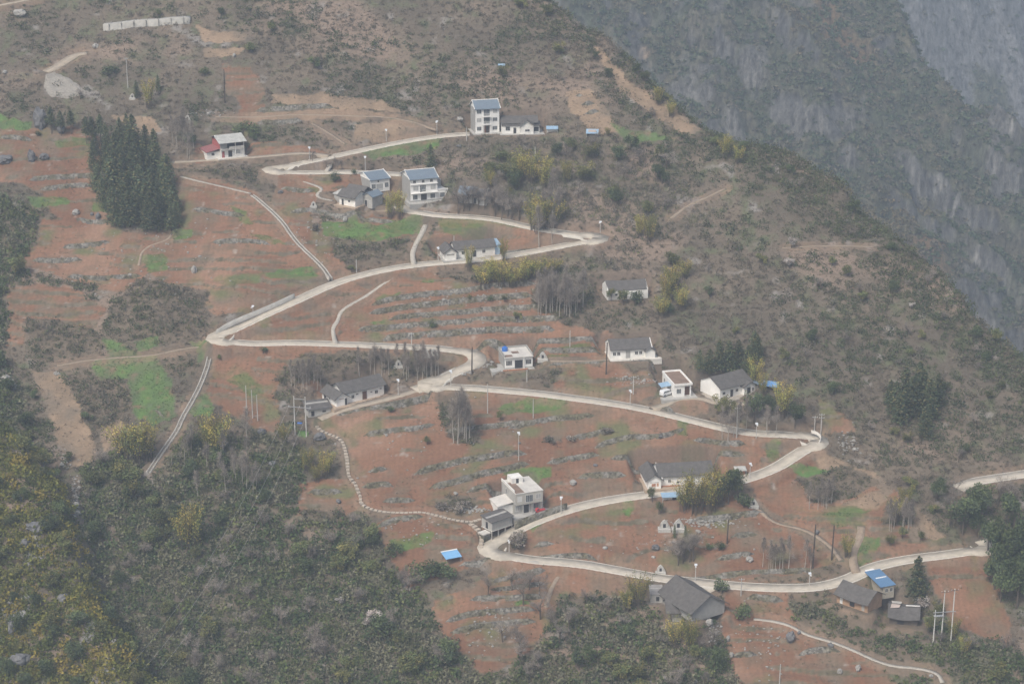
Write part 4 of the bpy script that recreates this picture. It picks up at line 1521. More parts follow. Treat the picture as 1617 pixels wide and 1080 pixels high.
# ------------------------------------------------------------------ scattered growth over the slope
zone_polys = {
    'wood': wpoly([(130, 735), (240, 700), (330, 690), (480, 700), (480, 830), (560, 815), (600, 850), (610, 900), (690, 960), (730, 1040), (760, 1075), (850, 1030), (885, 945), (1000, 935), (1130, 990), (1170, 1100), (200, 1100), (130, 850)]),
    'copse': wpoly([(700, 260), (740, 215), (900, 220), (1060, 240), (1150, 300), (1080, 420), (960, 440), (880, 340), (700, 320)]),
    'right': wpoly([(1000, 400), (1200, 330), (1617, 600), (1617, 880), (1500, 850), (1420, 760), (1300, 640), (1180, 560), (1050, 540)]),
    'topleft': wpoly([(-40, -40), (330, -40), (330, 220), (60, 200), (-40, 180)]),
    'leftwood': wpoly([(-60, 300), (60, 330), (40, 440), (0, 560), (90, 740), (-60, 640)]),
    'br': wpoly([(1250, 935), (1460, 940), (1510, 1000), (1617, 1030), (1617, 1100), (1430, 1100), (1250, 1000)]),
}
RS = np.random.RandomState(33)


def scatter(spacing, x0=-190, x1=190, y0=398, y1=735):
    nx, ny = int((x1 - x0) / spacing), int((y1 - y0) / spacing)
    gx_, gy_ = np.meshgrid(np.arange(nx), np.arange(ny))
    x = x0 + (gx_.ravel() + RS.rand(nx * ny)) * spacing
    y = y0 + (gy_.ravel() + RS.rand(nx * ny)) * spacing
    z = sample(H, x, y)
    u, v = project(x, y, z)
    ok = (u > -90) & (u < W_PX + 90) & (v > -60) & (v < H_PX + 130)
    return x[ok], y[ok], z[ok], u[ok], v[ok]


def read(Mk, x, y):
    i = np.clip(np.searchsorted(XS, x), 0, len(XS) - 1)
    j = np.clip(np.searchsorted(YS, y), 0, len(YS) - 1)
    return Mk[j, i]


wallmask = np.zeros(GX.shape, dtype=bool)
for h, p in wall_lines:
    for x, y, z in resample(p, 1.0):
        sl = window(x, y, 1.4)
        wallmask[sl] |= (np.abs(GY[sl] - y) < 1.0)

PWARM = np.array([1.0, 1.04, .92])
PALS = {
    'brown': np.array([(.22, .18, .15), (.25, .20, .165), (.19, .16, .13), (.27, .215, .165), (.20, .175, .125), (.155, .155, .10)]),
    'wood': np.array([(.10, .125, .065), (.14, .15, .07), (.19, .17, .125), (.23, .195, .165), (.18, .175, .09), (.09, .11, .065), (.21, .18, .15)]),
    'near': np.array([(.14, .15, .05), (.21, .185, .06), (.11, .125, .048), (.26, .21, .07), (.09, .11, .045), (.17, .17, .06)]),
    'copse': np.array([(.24, .21, .18), (.19, .18, .13), (.14, .155, .09), (.26, .22, .19), (.20, .20, .10)]),
    'right': np.array([(.19, .16, .13), (.16, .15, .105), (.12, .13, .08), (.23, .19, .155), (.18, .18, .11), (.18, .155, .125)]),
    'green': np.array([(.10, .125, .07), (.115, .135, .075), (.135, .15, .08), (.18, .16, .12)]),
}


for k_ in PALS:
    PALS[k_] = PALS[k_] * PWARM


def growth(name, x, y, z, r, h, tint, K, leafy, lsize=.30):
    """one mesh of many low plants: leafy clumps and upright twigs"""
    n = len(x)
    rep = np.repeat(np.arange(n), K)
    m = len(rep)
    base = np.stack([x, y, z], 1)[rep]
    d = RS.normal(size=(m, 3))
    d /= np.linalg.norm(d, axis=1)[:, None]
    rr = RS.rand(m, 1) ** .4
    e = d * rr * np.stack([r, r, h * .55], 1)[rep]
    e[:, 2] = np.abs(e[:, 2]) * 1.1
    # crooked, lopsided outline
    e[:, 2] *= 1 + .35 * np.sin(3 * np.arctan2(d[:, 1], d[:, 0]) + rep * 1.7)
    P = base + e
    lf = RS.rand(m) < leafy[rep]
    size = lsize * (.6 + .8 * RS.rand(m)) * np.clip(r[rep] / 1.5, .6, 1.5)
    T = tri_cloud(P, size, rs=RS)
    st = base + np.c_[RS.normal(size=(m, 2)) * (r[rep] * .35)[:, None], np.zeros(m)]
    tip = base + e * np.array([1.1, 1.1, 1.45])
    st = st + (tip - st) * (RS.rand(m, 1) * .55)
    TW = twig_cloud(st, tip, .045 + .04 * RS.rand(m), RS)
    T[~lf] = TW[~lf]
    c = tint[rep] * (1 + (RS.rand(m, 1) - .5) * .5)
    c[~lf] = c[~lf] * .6 + np.array([.29, .25, .22]) * .4
    me_ = tri_mesh(name, T, np.clip(c, .01, .8))
    o = link_mesh(name, me_, LEAF, kind='stuff')
    return m


def zone_of(x, y):
    zn = np.full(len(x), 'brown', dtype=object)
    for k in ('copse', 'right', 'topleft', 'leftwood', 'br', 'wood'):
        zn[inpoly(x, y, zone_polys[k])] = {'topleft': 'brown', 'leftwood': 'wood', 'br': 'wood'}.get(k, k)
    zn[poly_sd(x, y, NEARE) > 0] = 'near'
    return zn



def near_noise(x, y, sc, sd):
    return fbm(x, y, sc, 3, sd)


# single trees standing out of the woods
TG = {'wood': 'trees of the wood below the terraces', 'near': 'trees of the near left slope', 'copse': 'trees of the copse between the upper houses and the gorge', 'right': 'trees of the brown right slope', 'brown': 'trees of the upper brown slope'}
TL = {('wood', 'broadleaf_tree'): 'dark green leafy tree in the wood below the terraces', ('wood', 'olive_tree'): 'olive green tree in the wood below the terraces', ('wood', 'bare_tree'): 'grey bare tree in the wood below the terraces',
      ('near', 'broadleaf_tree'): 'dark green tree on the near lower left slope', ('near', 'olive_tree'): 'yellowish green tree on the near lower left slope', ('near', 'bare_tree'): 'grey bare tree on the near lower left slope',
      ('copse', 'broadleaf_tree'): 'dark green tree in the copse right of the villa', ('copse', 'olive_tree'): 'olive green tree in the copse right of the villa', ('copse', 'bare_tree'): 'grey bare tree in the copse right of the villa',
      ('right', 'broadleaf_tree'): 'dark green tree scattered on the brown right slope', ('right', 'olive_tree'): 'olive green tree scattered on the brown right slope', ('right', 'bare_tree'): 'grey bare tree scattered on the brown right slope',
      ('brown', 'broadleaf_tree'): 'dark green tree scattered on the upper brown slope', ('brown', 'olive_tree'): 'olive green tree scattered on the upper brown slope', ('brown', 'bare_tree'): 'grey bare tree scattered on the upper brown slope'}
x, y, z, u, v = scatter(6.2)
ok = ~read(M_OPEN, x, y) & (sample(near_road, x, y) > 4) & (poly_sd(x, y, RIDGE) > -2) & (v < H_PX + 60) & (u > -40) & (u < W_PX + 40) & (v > -10)
x, y, z, u, v = [a_[ok] for a_ in (x, y, z, u, v)]
zn = zone_of(x, y)
x_east = sstep(70, 130, x)
prob = {'wood': .75, 'near': .8, 'copse': .42, 'right': .13, 'brown': .045}
cnt = {}
order = RS.permutation(len(x))
for i in order:
    zk = zn[i]
    if RS.rand() > prob[zk] + (.22 * x_east[i] if zk in ('right', 'brown') else 0) + (.45 if poly_sd(x[i:i + 1], y[i:i + 1], RIDGE)[0] < 9 else 0) or read(M_BRUSH, x[i:i + 1], y[i:i + 1])[0]:
        continue
    g1 = fbm(x[i], y[i], 26, 2, 401)
    if zk in ('wood', 'near'):
        kd = 'broadleaf_tree' if g1 < (.40 if zk == 'wood' else .45) else ('olive_tree' if g1 < .55 or zk == 'near' else 'bare_tree')
        if RS.rand() < .3:
            kd = rt.choice(['broadleaf_tree', 'olive_tree', 'bare_tree' if zk == 'wood' else 'olive_tree'])
    elif zk == 'copse':
        kd = rt.choice(['bare_tree', 'bare_tree', 'olive_tree', 'broadleaf_tree'])
    else:
        kd = rt.choice(['bare_tree', 'broadleaf_tree', 'olive_tree'])
    key = 'tree' if kd != 'bare_tree' else 'bare'
    if cnt.get(key, 0) >= {'tree': 205, 'bare': 95}[key]:
        continue
    cnt[key] = cnt.get(key, 0) + 1
    hh_ = {'wood': rt.uniform(4.5, 8), 'near': rt.uniform(3.5, 6.5), 'copse': rt.uniform(5, 8.5)}.get(zk, rt.uniform(3, 5.5))
    plant(kd, x[i], y[i], hh_, rt.uniform(1.0, 1.45), sink=hh_ * .12, label=TL[(zk, kd)], group=TG[zk])
print('single trees', cnt)


def tints_for(x, y, zn, jit=.35, mix=.0):
    n = len(x)
    t_ = np.zeros((n, 3))
    for k in ('brown', 'wood', 'near', 'copse', 'right'):
        mk = zn == k
        pal = PALS[k]
        idx = (fbm(x[mk], y[mk], 8, 2, 229) * 1.8 * len(pal) + RS.rand(mk.sum()) * 2.2).astype(int) % len(pal)
        t_[mk] = pal[idx] * (1 - mix) + pal.mean(0) * mix
    return t_ * (1 + (RS.rand(n, 1) - .5) * jit)


# dry grass and low scrub close to the ground
x, y, z, u, v = scatter(1.15)
opn, nr = read(M_OPEN, x, y), sample(near_road, x, y)
zn = zone_of(x, y)
tanm = read(M_TAN, x, y)
keep = (~opn | (tanm & (RS.rand(len(x)) < .3))) & (nr > .8) & (poly_sd(x, y, RIDGE) > -14) & ~np.isin(zn, ['near', 'wood'])
x, y, z, nr, zn = [a_[keep] for a_ in (x, y, z, nr, zn)]
n = len(x)
tt = tints_for(x, y, zn, .25, .55) * np.array([.95, .86, .83])
dry = sstep(.54, .70, fbm(x, y, 12, 3, 421))[:, None]
tt = tt * (1 - dry * .6) + np.array([.27, .215, .165]) * dry * .6
growth('dry_grass', x, y, z - .05, .55 + .35 * RS.rand(n), .45 + .35 * RS.rand(n), tt, 15, np.full(n, .35), .17)
print('grass', n)
# shrubs, gathered in thickets
x, y, z, u, v = scatter(1.6)
opn, nr = read(M_OPEN, x, y), sample(near_road, x, y)
zn = zone_of(x, y)
brm = read(M_BRUSH, x, y)
wdn = np.isin(zn, ['near', 'wood'])
thick = fbm(x + y * .35, y - x * .1, 20, 4, 431)
dens = np.where(wdn, 1.0, np.where(brm, .95, np.where(zn == 'copse', .75, np.maximum(sstep(.38, .58, thick) * .55 + .33, np.where(poly_sd(x, y, RIDGE) < 12, .95, 0)))))
keep = ~opn & (nr > 1.1) & (poly_sd(x, y, RIDGE) > -14) & (RS.rand(len(x)) < dens)
keep &= ~read(wallmask, x, y) | (RS.rand(len(x)) < .3)
x, y, z, u, v, nr, zn, thick, wdn = [a_[keep] for a_ in (x, y, z, u, v, nr, zn, thick, wdn)]
n = len(x)
tint = tints_for(x, y, zn, .3, 0)
low = np.isin(zn, ['brown', 'right'])
tint[low] = tint[low] * .65 + np.array([.215, .17, .135]) * .35
bsel = read(M_BRUSH, x, y) & ~wdn
wsel = zn == 'wood'
tint[wsel] *= np.array([.80, .88, .78])
tint[zn == 'near'] *= np.array([1.15, 1.1, .85])
tint[bsel] = PALS['wood'][RS.randint(0, 7, bsel.sum())] * (.75 + .4 * RS.rand(bsel.sum(), 1))
topl = inpoly(x, y, zone_polys['topleft'])
edge = poly_sd(x, y, RIDGE) < 22
patch = fbm(x, y, 18, 3, 211)
gsel = (((patch > .58) & (zn == 'brown')) | (topl & (patch > .45)) | ((patch > .56 - .2 * sstep(60, 150, x)) & (zn == 'right')) | (edge & (patch > .42))) & ~wdn
tint[gsel] = PALS['green'][RS.randint(0, 4, gsel.sum())] * (.8 + .4 * RS.rand(gsel.sum(), 1))
leafy = np.where(zn == 'near', .95, np.where(zn == 'wood', .80, .50))
leafy = np.where(gsel, .88, leafy)
r = np.select([zn == 'near', zn == 'wood', zn == 'copse', zn == 'right'], [1.75, 1.75, 1.5, 1.3], 1.15) * (.5 + 1.0 * RS.rand(n) ** 1.3)
r = np.where(gsel, r * 1.25, np.where(bsel, r * 1.3, r)) * np.where(poly_sd(x, y, RIDGE) < 10, 1.35, 1)
h = r * np.select([zn == 'near', zn == 'wood', zn == 'copse'], [1.5, 1.6, 1.7], 1.25) * (.7 + .6 * RS.rand(n))
small = nr < 3.5
r, h = np.where(small, r * .6, r), np.where(small, h * .45, h)
for kname, mk in (('near', zn == 'near'), ('wood', zn == 'wood'), ('rest', ~wdn)):
    nm = {'near': 'hill_shrubbery', 'wood': 'wood_undergrowth', 'rest': 'brush'}[kname]
    K = {'near': 85, 'wood': 85, 'rest': 62}[kname]
    t_ = growth(nm, x[mk], y[mk], z[mk] - .15, r[mk], h[mk], tint[mk], K, leafy[mk], .27 if kname != 'rest' else .22)
    print('growth', nm, mk.sum(), t_)

# tufts, weeds and stones on walls, verges and field edges
x, y, z, u, v = scatter(0.9)
nr = sample(near_road, x, y)
wm = read(wallmask, x, y)
op = read(M_OPEN, x, y)
gr = read(M_GREEN, x, y)
weed = fbm(x, y, 7, 4, 241)
bk = read(M_BANK, x, y)
keep = (nr > .5) & ((wm & (RS.rand(len(x)) < .28)) | (bk & (RS.rand(len(x)) < .6)) | (op & (gr < .1) & (weed > .60) & (RS.rand(len(x)) < .35)) | ((nr < 2.2) & (RS.rand(len(x)) < .25)))
x, y, z = x[keep], y[keep], z[keep]
n = len(x)
tt = np.array([(.15, .13, .10), (.13, .13, .07), (.11, .12, .06), (.18, .155, .12), (.15, .12, .09)])[RS.randint(0, 5, n)]
growth('weeds', x, y, z, .28 + .35 * RS.rand(n), .35 + .4 * RS.rand(n), tt, 12, np.full(n, .75), .16)
# crops standing in the green plots
x, y, z, u, v = scatter(0.62)
gr = read(M_GREEN, x, y)
nr = sample(near_road, x, y)
keep = (gr > 0) & (RS.rand(len(x)) < .75 * gr * (fbm(x, y, 4, 2, 251) > .38)) & (nr > .4)
x, y, z, gr = x[keep], y[keep], z[keep], gr[keep]
n = len(x)
tt = np.array([(.085, .17, .055), (.10, .19, .06), (.13, .20, .06), (.075, .14, .06)])[RS.randint(0, 4, n)] * (.7 + .35 * gr[:, None])
growth('crops', x, y, z, .22 + .2 * RS.rand(n), .25 + .2 * RS.rand(n), tt, 9, np.full(n, .95), .17)
print('crops', n)
# trees over the far mountain, too many to count
xf = RS.uniform(-120, 540, 60000)
yf = RS.uniform(900, 1470, 60000)
zf = far_z(xf, yf)
uf, vf = project(xf, yf, zf)
ix = np.clip(((xf + 140) / 1.7).astype(int), 0, len(FX) - 1)
iy = np.clip(((yf - 880) / 1.5).astype(int), 0, len(FY) - 1)
keep = (uf > 780) & (uf < W_PX + 150) & (vf > -60) & (vf < 720) & (RS.rand(60000) > FROCK[iy, ix] * .86) & (poly_sd(xf, yf, BRIDGE) > -18)
xf, yf, zf = xf[keep], yf[keep], zf[keep]
n = len(xf)
warm = sstep(.56, .7, fbm(xf, yf, 50, 3, 263))
tt = np.array([(.062, .09, .048), (.07, .092, .048), (.092, .105, .056), (.125, .112, .08)])[RS.randint(0, 4, n)]
tt = lerp(tt, C(.16, .12, .06), warm * .7)
rf_ = (1.0 + 2.0 * RS.rand(n) ** 1.5) * (1 - .4 * FROCK[iy[keep], ix[keep]])
growth('mountain_forest', xf, yf, zf, rf_, rf_ * 1.3, tt, 26, np.full(n, .95), .62)
print('forest', n)

xc, yc = RS.uniform(140, 800, 26000), RS.uniform(1410, 2000, 26000)
zc = cliff_z(xc, yc)
uc, vc = project(xc, yc, zc)
vg = sstep(.50, .58, fbm(xc, yc, 45, 5, 197))
keep = (uc > 1250) & (uc < W_PX + 150) & (vc > -60) & (vc < 420) & (RS.rand(26000) < vg * .9 + .12)
xc, yc, zc = xc[keep], yc[keep], zc[keep]
n = len(xc)
tt = np.array([(.075, .10, .06), (.09, .105, .065), (.12, .115, .08)])[RS.randint(0, 3, n)]
rc_ = 1.5 + 2.0 * RS.rand(n)
growth('cliff_shrubs', xc, yc, zc, rc_, rc_ * 1.2, tt, 18, np.full(n, .95), .8)
print('cliff shrubs', n)
# ------------------------------------------------------------------ houses
def rib_mat(name, color, scale, var=.25, rough=.8, axis_='X', amt=.75):
    """roofing with ribs or tile columns running down the slope"""
    if name in MATS:
        return MATS[name]
    m = mat(name, color, rough, var, .9, 0.0)
    nt_ = m.node_tree
    b = nt_.nodes['Principled BSDF']
    s = b.inputs['Base Color'].links[0].from_socket
    tc_ = nt_.nodes.new('ShaderNodeTexCoord')
    w_ = nt_.nodes.new('ShaderNodeTexWave')
    w_.bands_direction = axis_
    w_.inputs['Scale'].default_value = scale
    w_.inputs['Distortion'].default_value = .4
    nt_.links.new(tc_.outputs['Object'], w_.inputs['Vector'])
    r_ = nt_.nodes.new('ShaderNodeMapRange')
    r_.inputs['To Min'].default_value = amt
    r_.inputs['To Max'].default_value = 1.15
    nt_.links.new(w_.outputs['Fac'], r_.inputs['Value'])
    x_ = nt_.nodes.new('ShaderNodeMix')
    x_.data_type = 'RGBA'
    x_.blend_type = 'MULTIPLY'
    x_.inputs[0].default_value = 1
    nt_.links.new(s, x_.inputs[6])
    nt_.links.new(r_.outputs[0], x_.inputs[7])
    nt_.links.new(x_.outputs[2], b.inputs['Base Color'])
    bp = nt_.nodes.new('ShaderNodeBump')
    bp.inputs['Strength'].default_value = .5
    bp.inputs['Distance'].default_value = .06
    nt_.links.new(w_.outputs['Fac'], bp.inputs['Height'])
    nt_.links.new(bp.outputs[0], b.inputs['Normal'])
    return m


WHITE = mat('white_plaster', (.86, .85, .82), .85, .10, .45)
OLDWHITE = mat('weathered_whitewash', (.80, .785, .745), .9, .20, .55)
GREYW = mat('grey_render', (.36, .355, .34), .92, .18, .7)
CONCW = mat('bare_concrete', (.42, .41, .385), .92, .22, .6)
FLATR = mat('roof_concrete', (.60, .575, .53), .9, .22, .5)
BROWNR = mat('stained_roof', (.24, .17, .13), .95, .3, .5)
TILE = rib_mat('old_grey_tile', (.13, .122, .115), 1.6, .35, .9)
TILE_Y = rib_mat('old_grey_tile_side', (.13, .122, .115), 1.6, .35, .9, 'Y')
BLUER = rib_mat('blue_grey_tile', (.185, .235, .29), 1.5, .12, .6)
BLUE = rib_mat('blue_sheet', (.13, .25, .42), 1.3, .1, .5)
LBLUE = rib_mat('pale_blue_sheet', (.34, .50, .66), 1.3, .12, .5)
PALER = rib_mat('pale_sheet', (.50, .50, .47), 1.2, .3, .6)
REDR = rib_mat('red_sheet', (.32, .13, .13), 1.3, .15, .6)
REDW = mat('red_wall', (.42, .12, .11), .85, .15, .6)
DARK = mat('dark_opening', (.035, .035, .04), .5, .2, 1.5, spec=.5)
GLASS = mat('window_glass', (.09, .105, .12), .15, .1, 1.0, spec=.7)
CURT = mat('curtained_glass', (.42, .42, .41), .4, .15, 1.2)
FRAME = mat('white_frame', (.68, .68, .66), .6)
DOORW = mat('brown_door', (.17, .09, .06), .7, .2, 1.0)
TRIM = mat('white_trim', (.80, .79, .76), .7)
EARTHW = mat('mud_brick', (.42, .27, .17), .95, .22, .8)
BRICK = mat('orange_brick', (.46, .22, .13), .95, .3, 2.5)
TEAL = mat('teal_tarpaulin', (.24, .50, .45), .7, .1, 1.0)
METAL = mat('galvanised_metal', (.42, .43, .44), .5, .1, 1.0, metal=.3)


class House:
    def __init__(s, key, name, label, group='village houses', cat='house'):
        p = pads[key]
        s.w, s.d = p['w'], p['d']
        s.root = empty(name, (p['x'], p['y'], p['z']), p['ang'], label=label, cat=cat, group=group)

    def block(s, m, x0, x1, y0, y1, h, name='wall', z0=-.5):
        return MB().box(x0, x1, y0, y1, z0, h).build(name, m, s.root)

    def gable_wall(s, m, x0, x1, y0, y1, h, rise, name='wall', z0=-.5):
        ym = (y0 + y1) / 2
        e = .3
        mb = MB().box(x0 + e, x1 - e, y0, y1, z0, h - .34)
        g = [(y0, z0), (y1, z0), (y1, h), (ym, h + rise), (y0, h)]
        return mb.prism_x(g, x0, x0 + e).prism_x(g, x1 - e, x1).build(name, m, s.root)

    def gable_roof(s, m, x0, x1, y0, y1, h, rise, oh=.6, os=.4, t=.16, sag=0.0, name='roof'):
        ym = (y0 + y1) / 2
        k = rise / (ym - y0)
        mb = MB()
        n = 9
        P = []
        for i in range(n):
            f = i / (n - 1)
            x = x0 - os + (x1 - x0 + 2 * os) * f
            dz = -sag * math.sin(math.pi * f) + .02 * math.sin(9.1 * f + x0) * (sag > 0)
            for (y, z) in [(y0 - oh, h - oh * k), (ym, h + rise), (y1 + oh, h - oh * k), (y1 + oh, h - oh * k + t), (ym, h + rise + t * 1.05), (y0 - oh, h - oh * k + t)]:
                P.append((x, y, z + dz))
        F = []
        for i in range(n - 1):
            for j in range(6):
                a, b = i * 6 + j, i * 6 + (j + 1) % 6
                F.append((a, b, b + 6, a + 6))
        F += [(0, 1, 4, 5), (1, 2, 3, 4)]
        e = (n - 1) * 6
        F += [(e, e + 5, e + 4, e + 1), (e + 1, e + 4, e + 3, e + 2)]
        mb.add(P, F)
        o = mb.build(name, m, s.root)
        return o, (ym, h + rise + t)

    def cross_roof(s, m, x0, x1, y0, y1, h, rise, oh=.5, os=.5, t=.16, name='roof'):
        """ridge runs front to back"""
        xm = (x0 + x1) / 2
        k = rise / (xm - x0)
        pts = [(x0 - os, h - os * k), (xm, h + rise), (x1 + os, h - os * k), (x1 + os, h - os * k + t), (xm, h + rise + t), (x0 - os, h - os * k + t)]
        mb = MB()
        n = 6
        V = [(x, y0 - oh, z) for x, z in pts] + [(x, y1, z) for x, z in pts]
        F = [(i, i + n, (i + 1) % n + n, (i + 1) % n) for i in range(n)] + [(0, 1, 4, 5), (1, 2, 3, 4), (6, 11, 10, 7), (7, 10, 9, 8)]
        mb.add(V, F)
        return mb.build(name, m, s.root)

    def cross_wall(s, m, x0, x1, y0, y1, h, rise, name='wall', z0=-.5):
        xm = (x0 + x1) / 2
        return MB().prism([(x0, z0), (x1, z0), (x1, h), (xm, h + rise), (x0, h)], y0, y1).build(name, m, s.root)

    def shed_roof(s, m, x0, x1, y0, y1, z_front, z_back, oh=.4, t=.12, name='roof', side=False):
        if side:   # slopes from left (z_front) to right (z_back)
            q = [(x0 - oh, y0 - oh, z_front), (x1 + oh, y0 - oh, z_back), (x1 + oh, y1 + oh, z_back), (x0 - oh, y1 + oh, z_front)]
        else:
            q = [(x0 - oh, y0 - oh, z_front), (x1 + oh, y0 - oh, z_front), (x1 + oh, y1 + oh, z_back), (x0 - oh, y1 + oh, z_back)]
        return MB().slab(q, t).build(name, m, s.root)

    def window(s, x, z, w, h, m=None, face='front', y=0.0, bars=1, name='window', frame=True):
        """x: centre along the face, z: sill height"""
        t = .03
        if face == 'front':
            o = MB().box(x - w / 2, x + w / 2, y - t, y + .05, z, z + h).build(name, m or GLASS, s.root)
        else:
            X = y
            o = MB().box(X - t, X + .05, x - w / 2, x + w / 2, z, z + h).build(name, m or GLASS, s.root)
        if frame:
            f = MB()
            b = .07
            rects = [(x - w / 2 - b, x - w / 2, z - b, z + h + b), (x + w / 2, x + w / 2 + b, z - b, z + h + b), (x - w / 2, x + w / 2, z - b, z), (x - w / 2, x + w / 2, z + h, z + h + b)]
            for i in range(bars):
                c = x - w / 2 + w * (i + 1) / (bars + 1)
                rects.append((c - .03, c + .03, z, z + h))
            for a0, a1, b0, b1 in rects:
                if face == 'front':
                    f.box(a0, a1, y - .07, y - .032, b0, b1)
                else:
                    f.box(y - .07, y - .032, a0, a1, b0, b1)
            f.build('window_frame', FRAME, o)
        return o

    def door(s, x, w, h, m=None, y=0.0, z=0.0):
        o = MB().box(x - w / 2, x + w / 2, y - .04, y + .05, z, z + h).build('door', m or DOORW, s.root)
        f = MB()
        for a0, a1, b0, b1 in [(x - w / 2 - .09, x - w / 2, z, z + h + .09), (x + w / 2, x + w / 2 + .09, z, z + h + .09), (x - w / 2, x + w / 2, z + h, z + h + .09)]:
            f.box(a0, a1, y - .08, y - .042, b0, b1)
        f.build('door_frame', TRIM if m is DARK else GREYW, o)
        return o

    def ridge(s, x0, x1, y, z, m=TRIM, up=.25):
        return MB().tube([(x0 - .1, y, z + up), (x0 + .6, y, z + .05), (x1 - .6, y, z + .05), (x1 + .1, y, z + up)], .14, 6).build('ridge_cap', m, s.root)

    def rakes(s, x0, x1, y0, y1, h, rise, oh=.6, os=.4, t=.16, m=TRIM):
        ym = (y0 + y1) / 2
        k = rise / (ym - y0)
        for X in (x0 - os, x1 + os):
            MB().tube([(X, y0 - oh, h - oh * k + t + .12), (X, y0, h + t + .04), (X, ym, h + rise + t + .06), (X, y1 + oh, h - oh * k + t + .05)], .13, 5).build('rake_edge', m, s.root)

    def balcony(s, x, w, z, dep=1.0, h=.95, m=TRIM):
        o = MB().box(x - w / 2, x + w / 2, -dep, -.002, z - .15, z).build('balcony', m, s.root)
        r = MB()
        r.box(x - w / 2, x + w / 2, -dep, -dep + .06, z + h - .08, z + h)
        n = max(3, int(w / .28))
        for i in range(n + 1):
            c = x - w / 2 + .03 + (w - .06) * i / n
            r.box(c - .025, c + .025, -dep + .01, -dep + .05, z + .002, z + h - .082)
        r.build('balcony_railing', m, o)
        return o

    def base(s, x0, x1, y0, y1, m=CONCW, z=.05, name='yard_slab'):
        return MB().box(x0, x1, y0, y1, -1.6, z).build(name, m, s.root)


# three-storey white house at the top
H1 = House('three_storey', 'three_storey_house', 'white three-storey house with blue-grey tiled roof and stacked balconies')
w, d, h = H1.w, H1.d, 8.0
H1.base(-1.0, w + .5, -1.9, d, CONCW)
H1.gable_wall(WHITE, 0, w, 0, d, h, 1.9)
H1.gable_roof(BLUER, 0, w, 0, d, h, 1.9, .5, .35)
H1.ridge(-.35, w + .35, d / 2, h + 1.95 + .1)
H1.rakes(0, w, 0, d, h, 1.9, .5, .35)
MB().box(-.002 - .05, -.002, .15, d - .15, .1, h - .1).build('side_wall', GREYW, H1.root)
for fl, z in ((0, .9), (1, 3.7), (2, 6.4)):
    for f in (.15, .82):
        H1.window(w * f, z, 1.35, 1.15, CURT if (fl, f) in ((1, .15), (2, .82)) else None, bars=2)
for z in (2.85, 5.45):
    H1.window(w * .47, z + .1, 1.9, 2.0, name='glazed_door', bars=3)
    H1.balcony(w * .47, 2.6, z, 1.0)
H1.door(w * .45, 2.0, 2.3, DOORW)
H1.window(w * .5, .05, .8, 2.1, DARK, y=-.06, name='doorway', frame=False)
for x in (w * .32, w * .62):
    MB().tube([(x, -1.0, 0), (x, -1.0, 2.65)], .12, 6).build('porch_column', TRIM, H1.root)
H1.window(d * .5, 5.9, .7, .8, DARK, 'left', -.06)

# whitewashed row beside it
H2 = House('whitewashed_row', 'whitewashed_farmhouse', 'low whitewashed farmhouse with old grey roof right of the three-storey house')
w, d = H2.w, H2.d
H2.base(-.3, w + 1.5, -1.6, d, CONCW, name='terrace_slab')
H2.gable_wall(OLDWHITE, 0.3, w * .5, 1.2, 1.2 + d, 3.5, 1.4)
H2.gable_roof(TILE, .3, w * .95, 1.2, 1.2 + d, 3.5, 1.4, .5, .3, sag=.12)
H2.cross_wall(OLDWHITE, w * .5, w * .84, -.6, 3.4, 2.9, 1.5)
H2.cross_roof(TILE_Y, w * .5, w * .84, -.6, 4.2, 2.9, 1.5, .5, .4)
H2.block(OLDWHITE, w * .84 + .01, w, .6, 4.5, 2.4)
H2.shed_roof(TILE, w * .84 + .5, w, .6, 4.5, 2.5, 3.1, .4)
H2.block(OLDWHITE, .35, w * .49, .2, 1.19, 2.5, 'porch_wall')
H2.shed_roof(TILE, .35, w * .49, .1, 1.2, 2.6, 2.95, .1, .1, 'porch_roof')
H2.window(w * .18, 1.1, 1.3, 1.2, DARK, y=.2)
H2.window(w * .68, .9, 1.4, .6, DARK, y=-.6)
H2.door(w * .36, .9, 2.0, DARK, y=.2)
H2.window(w * .92, .6, 1.6, 1.4, DARK, y=.6, frame=False)

# white and blue-roofed house left of the villa
H3 = House('blue_roof_house', 'blue_roof_house', 'white house with grey side wall and blue-grey roof left of the villa')
w, d, h = H3.w, H3.d, 4.0
H3.gable_wall(WHITE, 0, w, 0, d, h, 1.5)
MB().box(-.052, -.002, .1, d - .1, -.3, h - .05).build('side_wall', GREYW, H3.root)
H3.gable_roof(BLUER, 0, w, 0, d, h, 1.5, .4, .3)
H3.ridge(-.3, w + .3, d / 2, h + 1.6)
H3.rakes(0, w, 0, d, h, 1.5, .4, .3)
H3.window(w * .17, 1.2, 1.3, 1.4, bars=2)
H3.window(w * .84, 1.2, 1.2, 1.4, bars=2)
H3.door(w * .48, 2.0, 2.4, CURT)
H3.balcony(w * .48, 3.0, .35, .9, .8, FRAME)
H3.window(w * .42, 3.1, .5, .5, DARK, frame=False)

